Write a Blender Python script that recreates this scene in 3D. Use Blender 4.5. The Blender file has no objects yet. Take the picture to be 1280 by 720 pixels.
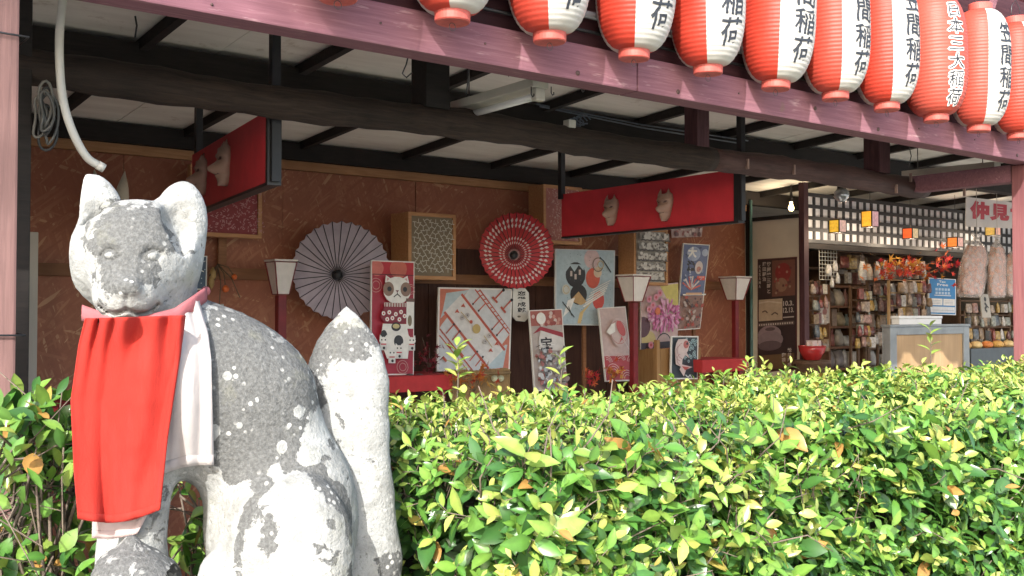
import bpy, bmesh, math, random
import numpy as np
from mathutils import Vector, Matrix, Euler
R = math.radians
random.seed(7); rng = np.random.default_rng(7)
sc = bpy.context.scene
col = sc.collection

# ------------------------------------------------------------------ camera
CAM_H, YAW, FPX, HORIZON = 1.55, R(37.6), 1300.0, 392.0
PITCH = math.atan((HORIZON - 360.0) / FPX)
cd = bpy.data.cameras.new('camera'); cam = bpy.data.objects.new('camera', cd); col.objects.link(cam)
cam.location = (0, 0, CAM_H); cam.rotation_euler = (R(90) + PITCH, 0, -YAW)
cd.sensor_width = 36.0; cd.lens = 36.0 * FPX / 1280.0; cd.clip_start = 0.05; cd.clip_end = 2000.0
sc.camera = cam

# ------------------------------------------------------------------ sky, sun, exposure
SUN_DIR = Vector((0.77, 0.64, 0)).normalized()          # where the light travels, on the ground
SUN_EL = R(32)
world = bpy.data.worlds.new('World'); sc.world = world; world.use_nodes = True
wn = world.node_tree.nodes; wl = world.node_tree.links; wn.clear()
sky = wn.new('ShaderNodeTexSky'); sky.sky_type = 'NISHITA'; sky.sun_disc = False
sky.sun_elevation = SUN_EL; sky.air_density = 1.0; sky.dust_density = 2.5
sky.sun_rotation = math.atan2(-SUN_DIR.x, -SUN_DIR.y)
bg = wn.new('ShaderNodeBackground'); bg.inputs[1].default_value = 0.15
wo = wn.new('ShaderNodeOutputWorld'); wl.new(sky.outputs[0], bg.inputs[0]); wl.new(bg.outputs[0], wo.inputs[0])
sd = bpy.data.lights.new('sun', 'SUN'); sd.energy = 2.8; sd.angle = R(0.53); sd.color = (1.0, 0.97, 0.93)
sun = bpy.data.objects.new('sun', sd); col.objects.link(sun); sun.location = (-6, -8, 12)
_l = Vector((SUN_DIR.x * math.cos(SUN_EL), SUN_DIR.y * math.cos(SUN_EL), -math.sin(SUN_EL)))
sun.rotation_euler = _l.to_track_quat('-Z', 'Y').to_euler()
vs = sc.view_settings; vs.view_transform = 'Standard'; vs.look = 'None'; vs.gamma = 1.0
vs.exposure = 1.6; vs.use_curve_mapping = False
sc.cycles.max_bounces = 8; sc.cycles.transparent_max_bounces = 12; sc.cycles.caustics_reflective = False
sc.cycles.caustics_refractive = False; sc.cycles.sample_clamp_indirect = 6.0

# ------------------------------------------------------------------ where a point of the place lies
_F = Vector((math.sin(YAW), math.cos(YAW), 0)); _Rt = Vector((math.cos(YAW), -math.sin(YAW), 0)); _Z = Vector((0, 0, 1))
_Fp = _F * math.cos(PITCH) + _Z * math.sin(PITCH); _Up = -_F * math.sin(PITCH) + _Z * math.cos(PITCH)
CAMP = Vector((0, 0, CAM_H))
def ray(px, py): return _Fp + _Rt * ((px - 640.0) / FPX) + _Up * ((360.0 - py) / FPX)
def at(px, py, Y):            # on the plane at distance Y from the camera, parallel to the shop front
    r = ray(px, py); return CAMP + r * (Y / r.y)
def atx(px, py, X):           # on a plane square to the shop front
    r = ray(px, py); return CAMP + r * (X / r.x)
def atd(px, py, d): return CAMP + ray(px, py) * d
def pix(p):                   # the other way round
    v = Vector(p) - CAMP; d = v.dot(_Fp); return 640 + FPX * v.dot(_Rt) / d, 360 - FPX * v.dot(_Up) / d, d

# ------------------------------------------------------------------ materials
def lin(h, k=1.0):
    h = h.lstrip('#'); out = []
    for i in (0, 2, 4):
        c = int(h[i:i + 2], 16) / 255.0
        out.append((c / 12.92 if c <= 0.04045 else ((c + 0.055) / 1.055) ** 2.4) * k)
    return tuple(out)
class NT:
    def __init__(s, name):
        s.m = bpy.data.materials.new(name); s.m.use_nodes = True
        s.n = s.m.node_tree.nodes; s.l = s.m.node_tree.links; s.n.clear()
        s.out = s.n.new('ShaderNodeOutputMaterial'); s.b = s.n.new('ShaderNodeBsdfPrincipled')
        s.l.new(s.b.outputs[0], s.out.inputs[0])
    def link(s, a, b): s.l.new(a, b)
    def new(s, t, **k):
        n = s.n.new(t)
        for a, v in k.items(): setattr(n, a, v)
        return n
    def coord(s, scale=(1, 1, 1), rot=(0, 0, 0), kind='Object'):
        t = s.new('ShaderNodeTexCoord'); m = s.new('ShaderNodeMapping')
        m.inputs['Scale'].default_value = scale; m.inputs['Rotation'].default_value = rot
        s.link(t.outputs[kind], m.inputs[0]); return m.outputs[0]
    def noise(s, co, scale, detail=4.0, rough=0.6, dist=0.0):
        n = s.new('ShaderNodeTexNoise'); n.inputs['Scale'].default_value = scale; n.inputs['Detail'].default_value = detail
        n.inputs['Roughness'].default_value = rough; n.inputs['Distortion'].default_value = dist
        s.link(co, n.inputs['Vector']); return n.outputs[0]
    def voro(s, co, scale, feature='F1', out=0):
        n = s.new('ShaderNodeTexVoronoi', feature=feature); n.inputs['Scale'].default_value = scale
        s.link(co, n.inputs['Vector']); return n.outputs[out]
    def ramp(s, x, stops):
        n = s.new('ShaderNodeValToRGB'); e = n.color_ramp.elements
        while len(e) < len(stops): e.new(0.5)
        for k, (p, c) in enumerate(stops):
            e[k].position = p; e[k].color = (*c, 1) if len(c) == 3 else c
        s.link(x, n.inputs[0]); return n.outputs[0]
    def val(s, x, lo, hi):    # 0..1 between two levels
        n = s.new('ShaderNodeMapRange'); n.inputs[1].default_value = lo; n.inputs[2].default_value = hi
        s.link(x, n.inputs[0]); return n.outputs[0]
    def math(s, op, a, b=0.0):
        n = s.new('ShaderNodeMath', operation=op)
        for i, v in ((0, a), (1, b)):
            if isinstance(v, (int, float)): n.inputs[i].default_value = v
            else: s.link(v, n.inputs[i])
        return n.outputs[0]
    def mix(s, f, a, b, mode='MIX'):
        n = s.new('ShaderNodeMix', data_type='RGBA', blend_type=mode)
        for i, v in ((0, f), (6, a), (7, b)):
            if isinstance(v, (int, float)): n.inputs[i].default_value = v
            elif isinstance(v, tuple): n.inputs[i].default_value = (*v, 1) if len(v) == 3 else v
            else: s.link(v, n.inputs[i])
        return n.outputs[2]
    def bump(s, h, strength=0.3, dist=0.01):
        n = s.new('ShaderNodeBump'); n.inputs['Strength'].default_value = strength; n.inputs['Distance'].default_value = dist
        s.link(h, n.inputs['Height']); s.link(n.outputs[0], s.b.inputs['Normal'])
    def base(s, c, rough=0.6, spec=0.5):
        if isinstance(c, tuple): s.b.inputs['Base Color'].default_value = (*c, 1)
        else: s.link(c, s.b.inputs['Base Color'])
        s.b.inputs['Roughness'].default_value = rough; s.b.inputs['Specular IOR Level'].default_value = spec
        return s.m
MATS = {}
def plain(c, rough=0.6, var=0.18, scale=14.0, bump=0.0, metal=0.0, spec=0.5, stretch=(1, 1, 1), name=None, trans=0.0, emit=0.0):
    key = (tuple(round(x, 4) for x in c), rough, var, scale, bump, metal, spec, stretch, trans, emit)
    if key in MATS: return MATS[key]
    t = NT(name or 'surface'); co = t.coord(stretch)
    n = t.noise(co, scale)
    f = t.ramp(n, [(0.3, tuple(x * (1 - var) for x in c)), (0.7, tuple(min(1, x * (1 + var)) for x in c))])
    t.base(f, rough, spec); t.b.inputs['Metallic'].default_value = metal
    if bump: t.bump(t.noise(co, scale * 4), bump, 0.004)
    if trans:
        tr = t.new('ShaderNodeBsdfTranslucent'); t.link(f, tr.inputs[0]); mx = t.new('ShaderNodeMixShader'); mx.inputs[0].default_value = trans
        t.link(t.b.outputs[0], mx.inputs[1]); t.link(tr.outputs[0], mx.inputs[2]); t.link(mx.outputs[0], t.out.inputs[0])
    if emit:
        t.link(f, t.b.inputs['Emission Color']); t.b.inputs['Emission Strength'].default_value = emit
    MATS[key] = t.m
    return t.m
def wood(c1, c2, grain=(3, 40, 40), rough=0.7, bump=0.35, name='wood', knots=True):
    t = NT(name); co = t.coord(grain); n = t.noise(co, 2.2, 6, 0.65, 0.6); w = t.noise(t.coord(), 1.7, 3)
    c = t.ramp(n, [(0.28, c1), (0.72, c2)])
    c = t.mix(t.val(w, 0.45, 0.75), c, tuple(x * 0.72 for x in c1))
    t.base(c, rough, 0.35); t.bump(n, bump, 0.004); return t.m

# ------------------------------------------------------------------ mesh building
class MB:
    def __init__(s): s.v = []; s.f = []; s.m = []; s.sm = []
    def add(s, v, f, m=0, smooth=False):
        o = len(s.v); s.v.extend([tuple(x) for x in v]); s.f.extend([tuple(i + o for i in q) for q in f])
        s.m.extend([m] * len(f)); s.sm.extend([smooth] * len(f)); return s
    def box(s, a, b, m=0, bev=0.0, M=None):
        x0, y0, z0 = a; x1, y1, z1 = b
        if bev <= 0:
            v = [(x0, y0, z0), (x1, y0, z0), (x1, y1, z0), (x0, y1, z0), (x0, y0, z1), (x1, y0, z1), (x1, y1, z1), (x0, y1, z1)]
            f = [(0, 3, 2, 1), (4, 5, 6, 7), (0, 1, 5, 4), (1, 2, 6, 5), (2, 3, 7, 6), (3, 0, 4, 7)]
        else:
            bm = bmesh.new(); bmesh.ops.create_cube(bm, size=1)
            for q in bm.verts:
                q.co = Vector(((x0 + x1) / 2 + q.co.x * (x1 - x0), (y0 + y1) / 2 + q.co.y * (y1 - y0), (z0 + z1) / 2 + q.co.z * (z1 - z0)))
            bmesh.ops.bevel(bm, geom=bm.edges[:], offset=bev, segments=2, affect='EDGES', profile=0.6)
            bm.verts.index_update(); v = [tuple(q.co) for q in bm.verts]; f = [tuple(q.index for q in p.verts) for p in bm.faces]; bm.free()
        if M is not None: v = [tuple(M @ Vector(q)) for q in v]
        return s.add(v, f, m)
    def bar(s, p, q, w, h, m=0, up=(0, 0, 1), bev=0.0):     # a straight timber from p to q
        p = Vector(p); q = Vector(q); d = q - p; L = d.length; x = d.normalized(); y = Vector(up).cross(x).normalized(); z = x.cross(y)
        M = Matrix((x, y, z)).transposed().to_4x4(); M.translation = p
        return s.box((0, -w / 2, -h / 2), (L, w / 2, h / 2), m, bev, M)
    def tube(s, pts, r, n=8, m=0, caps=True, smooth=True):
        pts = [Vector(p) for p in pts]; rs = r if isinstance(r, (list, tuple)) else [r] * len(pts)
        v = []; f = []; up = None
        for i, p in enumerate(pts):
            t = (pts[min(i + 1, len(pts) - 1)] - pts[max(i - 1, 0)]).normalized()
            if up is None: up = t.orthogonal().normalized()
            up = (up - t * up.dot(t)); up = up.normalized() if up.length > 1e-6 else t.orthogonal().normalized()
            b = t.cross(up)
            for k in range(n):
                a = 2 * math.pi * k / n; v.append(p + (up * math.cos(a) + b * math.sin(a)) * rs[i])
        for i in range(len(pts) - 1):
            for k in range(n):
                k2 = (k + 1) % n; f.append((i * n + k, i * n + k2, (i + 1) * n + k2, (i + 1) * n + k))
        if caps: f.append(tuple(range(n - 1, -1, -1))); f.append(tuple((len(pts) - 1) * n + k for k in range(n)))
        return s.add(v, f, m, smooth)
    def lathe(s, prof, n=24, c=(0, 0, 0), m=0, smooth=True, caps=True):   # prof: list of (radius, z)
        v = []; f = []
        for r, z in prof:
            for k in range(n):
                a = 2 * math.pi * k / n; v.append((c[0] + r * math.cos(a), c[1] + r * math.sin(a), c[2] + z))
        for i in range(len(prof) - 1):
            for k in range(n):
                k2 = (k + 1) % n; f.append((i * n + k, i * n + k2, (i + 1) * n + k2, (i + 1) * n + k))
        if caps: f.append(tuple(range(n - 1, -1, -1))); f.append(tuple((len(prof) - 1) * n + k for k in range(n)))
        return s.add(v, f, m, smooth)
    def prism(s, poly, d, m=0):     # poly: 3D points in order, extruded by the vector d
        k = len(poly); d = Vector(d); v = [Vector(p) for p in poly] + [Vector(p) + d for p in poly]
        f = [tuple(range(k)), tuple(range(2 * k - 1, k - 1, -1))] + [(i, i + k, (i + 1) % k + k, (i + 1) % k) for i in range(k)]
        return s.add(v, f, m)
    def build(s, name, mats, parent=None, world=True, loc=None, fix=True):
        me = bpy.data.meshes.new(name)
        v = s.v
        o = bpy.data.objects.new(name, me)
        if loc is not None: o.location = loc; v = [tuple(Vector(q) - Vector(loc)) for q in v]
        if parent is not None:
            o.parent = parent
            if world:
                Mx = wmat(parent).inverted(); v = [tuple(Mx @ Vector(q)) for q in v]
        me.from_pydata(v, [], s.f)
        for m in (mats if isinstance(mats, (list, tuple)) else [mats]): me.materials.append(m)
        me.polygons.foreach_set('material_index', s.m); me.polygons.foreach_set('use_smooth', s.sm)
        if fix:
            bm = bmesh.new(); bm.from_mesh(me); bmesh.ops.recalc_face_normals(bm, faces=bm.faces[:]); bm.to_mesh(me); bm.free()
        me.update(); col.objects.link(o); return o
def wmat(o):
    M = o.matrix_basis.copy()
    while o.parent is not None: o = o.parent; M = o.matrix_basis @ M
    return M
def tag(o, label=None, cat=None, group=None, kind=None):
    if label: o['label'] = label
    if cat: o['category'] = cat
    if group: o['group'] = group
    if kind: o['kind'] = kind
    return o
def thing(name, label, cat, loc=(0, 0, 0), rotz=0.0, group=None):
    o = bpy.data.objects.new(name, None); col.objects.link(o); o.location = loc; o.rotation_euler = (0, 0, rotz)
    o.empty_display_size = 0.1
    return tag(o, label, cat, group)
def dup(o, parent=None, loc=None, rotz=None):
    c = o.copy(); col.objects.link(c); c.parent = parent
    if loc is not None: c.location = loc
    if rotz is not None: c.rotation_euler = (0, 0, rotz)
    for ch in [q for q in o.children]: dup(ch, c)
    return c
_tc = {}
ORD = ('first', 'second', 'third', 'fourth', 'fifth', 'sixth', 'seventh', 'eighth', 'ninth', 'tenth', 'eleventh', 'twelfth', 'thirteenth', 'fourteenth', 'fifteenth', 'sixteenth', 'seventeenth', 'eighteenth', 'nineteenth', 'twentieth') + tuple('%dth' % k for k in range(21, 60))
def text2d(body, bold=0.0, shear=0.0):     # glyph outlines as flat triangles, 1 unit = 1 em, starting at x=0, baseline 0
    k = (body, bold, shear)
    if k in _tc: return _tc[k]
    c = bpy.data.curves.new('t', 'FONT'); c.body = body; c.offset = bold; c.shear = shear; c.resolution_u = 3
    o = bpy.data.objects.new('t', c); col.objects.link(o)
    dg = bpy.context.evaluated_depsgraph_get(); dg.update()
    me = o.evaluated_get(dg).to_mesh()
    v = [(q.co.x, q.co.y) for q in me.vertices]; f = [tuple(p.vertices) for p in me.polygons]
    o.evaluated_get(dg).to_mesh_clear(); bpy.data.objects.remove(o); bpy.data.curves.remove(c)
    _tc[k] = (v, f); return _tc[k]
def text_fit(body, bold=0.0):              # the same scaled into a unit square 0..1 x 0..1
    v, f = text2d(body, bold)
    if not v: return v, f
    if len(body) == 1 and ord(body) > 0x2E00: return [(x / 0.98, (y + 0.10) / 0.98) for x, y in v], f
    xs = [q[0] for q in v]; ys = [q[1] for q in v]; x0, x1, y0, y1 = min(xs), max(xs), min(ys), max(ys)
    return [((x - x0) / (x1 - x0), (y - y0) / (y1 - y0)) for x, y in v], f
# ================================================================== the setting
M_pink = None
def pink_wood():
    t = NT('weathered_pink_paint'); co = t.coord((1.2, 30, 30)); n = t.noise(co, 3.0, 7, 0.7, 0.4); g = t.noise(t.coord(), 2.3, 5); f = t.noise(t.coord((1, 6, 6)), 9, 4)
    c = t.ramp(n, [(0.25, (0.155, 0.066, 0.085)), (0.55, (0.235, 0.107, 0.132)), (0.8, (0.34, 0.19, 0.21))])
    c = t.mix(t.val(f, 0.62, 0.78), c, (0.42, 0.27, 0.28))
    c = t.mix(t.val(g, 0.66, 0.74), c, (0.17, 0.16, 0.06))
    t.base(c, 0.75, 0.3); t.bump(n, 0.4, 0.004); return t.m
M_pink = pink_wood()
M_post = wood((0.16, 0.056, 0.062), (0.245, 0.10, 0.10), (40, 40, 2), name='faded_red_post')
M_log = wood((0.009, 0.0062, 0.005), (0.056, 0.036, 0.026), (2.5, 34, 34), 0.75, 0.9, 'dark_log')
M_logred = wood((0.040, 0.019, 0.018), (0.115, 0.062, 0.055), (2.5, 30, 30), 0.65, 0.5, 'dark_red_log')
M_strut = wood((0.050, 0.018, 0.022), (0.11, 0.045, 0.05), (30, 30, 2.5), 0.7, 0.4, 'maroon_wood')
M_dark = wood((0.010, 0.008, 0.007), (0.026, 0.020, 0.017), (3, 30, 30), 0.75, 0.3, 'dark_timber')
M_maroon = wood((0.040, 0.012, 0.016), (0.075, 0.026, 0.03), (2, 30, 30), 0.7, 0.3, 'maroon_board')
M_trim = wood((0.36, 0.17, 0.075), (0.52, 0.29, 0.14), (2.5, 35, 35), 0.65, 0.2, 'pine_board')
M_rail = wood((0.20, 0.085, 0.04), (0.32, 0.16, 0.08), (2.5, 35, 35), 0.7, 0.2, 'brown_rail')
M_black = plain((0.012, 0.012, 0.014), 0.5, 0.2, name='black_metal')
M_iron = plain((0.10, 0.10, 0.10), 0.4, 0.2, metal=0.8, name='steel')
M_ceil = None
def ceil_mat():
    t = NT('ceiling_board'); a = t.noise(t.coord((1, 6, 1)), 2.0, 5); b = t.noise(t.coord(), 7, 5, 0.7)
    c = t.ramp(a, [(0.3, (0.62, 0.59, 0.52)), (0.7, (0.76, 0.73, 0.66))])
    c = t.mix(t.val(b, 0.60, 0.80), c, (0.34, 0.27, 0.19)); t.base(c, 0.8, 0.2); return t.m
M_ceil = ceil_mat()
def osb_mat():
    t = NT('stained_strand_board'); c = None; h = None
    for k, (ang, sc_) in enumerate(((18, (85, 1, 9)), (75, (70, 1, 8)), (-38, (95, 1, 11)), (128, (75, 1, 7)))):
        co = t.coord((1, 1, 1), (0, R(ang), 0)); mp = t.new('ShaderNodeMapping'); mp.inputs['Scale'].default_value = sc_
        t.link(co, mp.inputs[0]); v = t.new('ShaderNodeTexVoronoi', feature='F1'); v.inputs['Scale'].default_value = 1.0; v.inputs['Randomness'].default_value = 1.0
        t.link(mp.outputs[0], v.inputs['Vector']); sp = t.new('ShaderNodeSeparateColor'); t.link(v.outputs['Color'], sp.inputs[0])
        x = sp.outputs[0]; m = t.val(sp.outputs[1], 0.74, 0.80)
        cc = t.ramp(x, [(0.0, (0.285, 0.102, 0.054)), (0.70, (0.345, 0.130, 0.068)), (0.90, (0.42, 0.18, 0.095)), (1.0, (0.56, 0.33, 0.18))])
        c = cc if c is None else t.mix(m, c, cc); h = x if h is None else t.math('ADD', h, x)
    w = t.noise(t.coord(), 1.1, 3)
    c = t.mix(t.val(w, 0.35, 0.75), c, (0.275, 0.090, 0.050))
    t.base(c, 0.55, 0.4); t.bump(h, 0.15, 0.003); return t.m
M_osb = osb_mat()

def ground_mat():
    t = NT('stone_paving'); b = t.new('ShaderNodeTexBrick'); b.inputs['Scale'].default_value = 1.0; b.inputs['Mortar Size'].default_value = 0.008
    b.inputs['Brick Width'].default_value = 0.6; b.inputs['Row Height'].default_value = 0.3
    b.inputs['Color1'].default_value = (0.50, 0.48, 0.44, 1); b.inputs['Color2'].default_value = (0.42, 0.40, 0.37, 1); b.inputs['Mortar'].default_value = (0.13, 0.12, 0.11, 1)
    t.link(t.coord(), b.inputs[0]); n = t.noise(t.coord(), 6, 6); c = t.mix(t.val(n, 0.3, 0.8), b.outputs[0], (0.50, 0.48, 0.44), 'MIX')
    t.base(c, 0.85, 0.3); t.bump(n, 0.3, 0.004); return t.m
g = MB(); g.box((-300, -300, -0.2), (300, 300, 0.0)); tag(g.build('ground', ground_mat()), kind='structure')
fl = MB(); fl.box((-1.2, 2.75, 0.0), (13.0, 9.6, 0.06)); tag(fl.build('shop_floor', plain((0.52, 0.50, 0.46), 0.8, 0.12, 5, 0.2, name='concrete')), kind='structure')

# ---- the shop
Y_BEAM, Y_LOG, Y_PUR, Y_WALL = 2.68, 3.42, 4.2, 5.60
X0, X1 = 0.15, 13.0
def zr(Y): return CAM_H + 1.0 + (Y_WALL - Y) * 0.063          # ceiling height
shop = thing('shop_building', 'open fronted wooden shop with pink eaves beam and white boarded ceiling', 'shop', (3.5, 5.6, 0))
# eaves beam: two lengths meeting at a joint
zb = (at(640, 85.5, Y_BEAM).z); zt = zb + 0.128
xj = at(797, 100, Y_BEAM).x
for a, b in ((-0.6, xj - 0.002), (xj + 0.002, 9.5)):
    m = MB(); m.box((a, Y_BEAM, zb), (b, Y_BEAM + 0.10, zt), bev=0.006); m.build('eaves_beam', M_pink, shop)
m = MB(); m.box((-0.6, Y_BEAM + 0.05, zt + 0.004), (9.5, Y_BEAM + 0.08, zr(2.7) + 0.75)); m.build('fascia_board', M_maroon, shop)
m = MB(); m.tube([(-0.6, Y_BEAM + 0.02, zt + 0.115), (9.5, Y_BEAM + 0.02, zt + 0.115)], 0.014, 8); m.build('conduit', plain((0.25, 0.25, 0.27), 0.5, name='grey_conduit'), shop)
m = MB(); m.tube([(-0.6, Y_BEAM + 0.03, zt + 0.06), (9.5, Y_BEAM + 0.03, zt + 0.06)], 0.006, 6); m.build('cable', M_black, shop)
# the log that runs behind it, and short struts between
zl = at(640, 165.5, Y_LOG).z
xs = np.linspace(0.3, 5.75, 90); pts = []; rs = []
for i, x in enumerate(xs):
    pts.append((x, Y_LOG + 0.006 * math.sin(i * 0.31), zl + 0.006 * math.sin(i * 0.19 + 1))); rs.append(0.059 + 0.003 * math.sin(i * 0.6) + 0.0022 * math.sin(i * 1.9) + rng.normal(0, 0.0009))
cut = next(i for i, x in enumerate(xs) if pix((x, Y_LOG, zl))[0] > 880)
m = MB(); m.tube(pts[:cut + 1], rs[:cut + 1], 26); m.build('log_beam', M_log, shop)
m = MB(); m.tube([(p[0] + 0.001, p[1], p[2]) for p in pts[cut:]], rs[cut:], 18); m.build('log_beam', M_logred, shop)
def strut(px, w, mat, Y=Y_LOG, py=150):
    x = at(px, py, Y).x
    m = MB(); m.box((x - w / 2, Y - w / 2, zl + 0.045), (x + w / 2, Y + w / 2, zr(Y)), bev=0.004); m.build('strut', mat, shop)
strut(538, 0.11, M_dark, py=105); strut(871, 0.085, M_strut, py=160); strut(1096, 0.105, M_strut, py=190)
# joint pegs along the log
for px, py in ((935, 205), (993, 212), (1121, 236), (1166, 230), (1206, 240), (1139, 222)):
    p = at(px, py, Y_LOG - 0.058); m = MB(); m.box((p.x - 0.005, p.y - 0.004, p.z - 0.025), (p.x + 0.005, p.y + 0.01, p.z + 0.025)); m.build('peg', plain((0.30, 0.20, 0.17), 0.7, name='pale_peg'), shop)
# purlins under the ceiling
for Y, w, h in ((Y_PUR, 0.10, 0.11), (2.95, 0.08, 0.06)):
    m = MB(); m.box((X0, Y - w / 2, zr(Y) - h - 0.012), (X1, Y + w / 2, zr(Y) - 0.012)); m.build('purlin', M_dark, shop)
m = MB(); m.box((X0, Y_WALL - 0.06, zr(Y_WALL) - 0.105), (X1, Y_WALL + 0.03, zr(Y_WALL) - 0.002)); m.build('wall_plate', M_dark, shop)
# rafters
for i, x in enumerate(np.arange(0.64, 12.9, 0.69)):
    m = MB(); w = 0.035
    ya, yb = 2.77, Y_WALL + 0.02
    m.prism([(x, ya, zr(ya) - 0.045), (x, yb, zr(yb) - 0.045), (x, yb, zr(yb) + 0.0), (x, ya, zr(ya) + 0.0)], (w, 0, 0)); m.build('rafter', M_dark, shop)
# ceiling boards: laid between, with thin battens
ys = [2.70, 2.95, 3.75, 4.62, 5.64]
for a, b in zip(ys[:-1], ys[1:]):
    for xa in np.arange(X0 - 0.3, X1, 1.82):
        xb = min(xa + 1.82, X1 + 0.2); e = 0.0025; j = random.uniform(-0.003, 0.003)
        m = MB(); m.prism([(xa + e, a + e, zr(a) + 0.004 + j), (xa + e, b - e, zr(b) + 0.004 + j), (xa + e, b - e, zr(b) + 0.016 + j), (xa + e, a + e, zr(a) + 0.016 + j)], (xb - xa - 2 * e, 0, 0)); m.build('ceiling_board', M_ceil, shop)
for Y in ys[1:-1]:
    m = MB(); m.box((X0, Y - 0.012, zr(Y) - 0.012), (X1, Y + 0.012, zr(Y) - 0.0)); m.build('batten', plain((0.42, 0.38, 0.32), 0.7, name='old_batten'), shop)
# roof on top: a metal sheet and its front edge, set back behind the lanterns
m = MB(); m.prism([(-1.0, 2.77, zr(2.77) + 0.06), (-1.0, 9.8, zr(9.8) + 0.34), (-1.0, 9.8, zr(9.8) + 0.40), (-1.0, 2.77, zr(2.77) + 0.10)], (14.5, 0, 0)); m.build('roof_sheet', plain((0.12, 0.15, 0.14), 0.45, 0.2, metal=0.3, name='roof_metal'), shop)
m = MB(); m.tube([(-1.0, 2.655, zr(2.62) + 0.045), (13.5, 2.655, zr(2.62) + 0.045)], 0.022, 10); m.build('gutter', plain((0.22, 0.22, 0.24), 0.5, 0.2, name='grey_gutter'), shop)
# posts
pl = at(6, 300, Y_BEAM + 0.05)
m = MB(); m.box((pl.x - 0.10, Y_BEAM + 0.003, 0.06), (at(22, 300, Y_BEAM).x, Y_BEAM + 0.11, zb - 0.002), bev=0.006); m.build('post', wood((0.135, 0.075, 0.068), (0.225, 0.125, 0.112), (40, 40, 2), name='brown_mauve_post'), shop)
pd = at(36, 300, Y_LOG)
m = MB(); m.box((pd.x - 0.06, Y_LOG - 0.05, 0.06), (at(38, 300, Y_LOG - 0.05).x, Y_LOG + 0.05, zr(Y_LOG) - 0.06), bev=0.004); m.build('post', M_dark, shop)
pr = at(1265, 300, Y_BEAM + 0.115)
m = MB(); m.box((pr.x + 0.0, Y_BEAM + 0.004, 0.06), (pr.x + 0.115, Y_BEAM + 0.115, zb - 0.002), bev=0.006); m.build('post', M_post, shop)
m = MB(); m.box((pr.x + 0.01, Y_BEAM + 0.12, zb - 0.09), (pr.x + 0.10, Y_LOG + 0.02, zb + 0.005), bev=0.005); m.build('tie_beam', M_pink, shop)
for zc in (1.50, 1.55 + (392 - 75) * 0.0021):
    m = MB(); m.tube([(pl.x - 0.11, Y_BEAM - 0.004, zc), (pl.x + 0.036, Y_BEAM - 0.006, zc - 0.002), (pl.x + 0.038, Y_BEAM + 0.1, zc)], 0.0025, 6); m.build('wire_tie', M_iron, shop)
# back wall: strand board sheets, trim along the top, rails
xw = X0 - 0.25; XP = at(932, 350, Y_WALL).x
ztrim = at(350, 211, Y_WALL).z; ztt = zr(Y_WALL) - 0.106
k = 0
while xw < XP - 0.05:
    xe = min(xw + 0.91, XP); m = MB(); j = 0.003 * (k % 2)
    m.box((xw + 0.0015, Y_WALL + j, 0.06), (xe - 0.0015, Y_WALL + 0.02 + j, ztrim - 0.002)); o = m.build('strand_board', M_osb, shop, loc=None); xw = xe; k += 1
m = MB(); m.box((X0 - 0.2, Y_WALL - 0.022, ztrim), (XP, Y_WALL + 0.02, ztt), bev=0.003); m.build('trim_board', M_trim, shop)
zrail = at(640, 351, Y_WALL).z
m = MB(); m.box((X0, Y_WALL - 0.034, zrail - 0.032), (XP - 0.02, Y_WALL - 0.002, zrail + 0.032), bev=0.002); m.build('wall_rail', M_rail, shop)
m = MB(); m.box((-1.2, Y_WALL + 0.024, 0.06), (XP + 0.02, Y_WALL + 0.10, zr(Y_WALL) + 0.2)); m.build('wall_core', M_dark, shop)
# left end wall (beyond the dark post, mostly hidden)
m = MB(); m.box((X0 - 0.32, 2.9, 0.06), (X0 - 0.26, Y_WALL, zr(3))); m.build('side_wall', M_dark, shop)
# a darker boarded part behind the posters
a = at(496, 300, Y_WALL); b = at(782, 480, Y_WALL)
nb = 9
for i in range(nb):
    xa = a.x + (b.x - a.x) * i / nb; xb = a.x + (b.x - a.x) * (i + 1) / nb
    m = MB(); m.box((xa + 0.002, Y_WALL - 0.024 - 0.002 * (i % 3), 0.06), (xb - 0.002, Y_WALL - 0.001, zrail + 0.20)); m.build('dark_plank', wood((0.045, 0.018, 0.013), (0.10, 0.045, 0.03), (30, 30, 2.5), 0.7, 0.3, 'dark_plank') if i == 0 else bpy.data.materials['dark_plank'], shop)

# nail heads and bolts in the eaves beam
for k in range(16):
    x = 0.7 + k * 0.42 + random.uniform(-0.08, 0.08); z = zb + random.choice((0.025, 0.064, 0.1)) ; r_ = random.choice((0.004, 0.004, 0.009)); m = MB(); m.tube([(x, Y_BEAM - 0.003, z), (x, Y_BEAM + 0.01, z)], r_, 8); m.build('bolt_head', plain((0.09, 0.05, 0.045), 0.6, 0.3, 60, name='rusty_iron'), shop)
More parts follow.
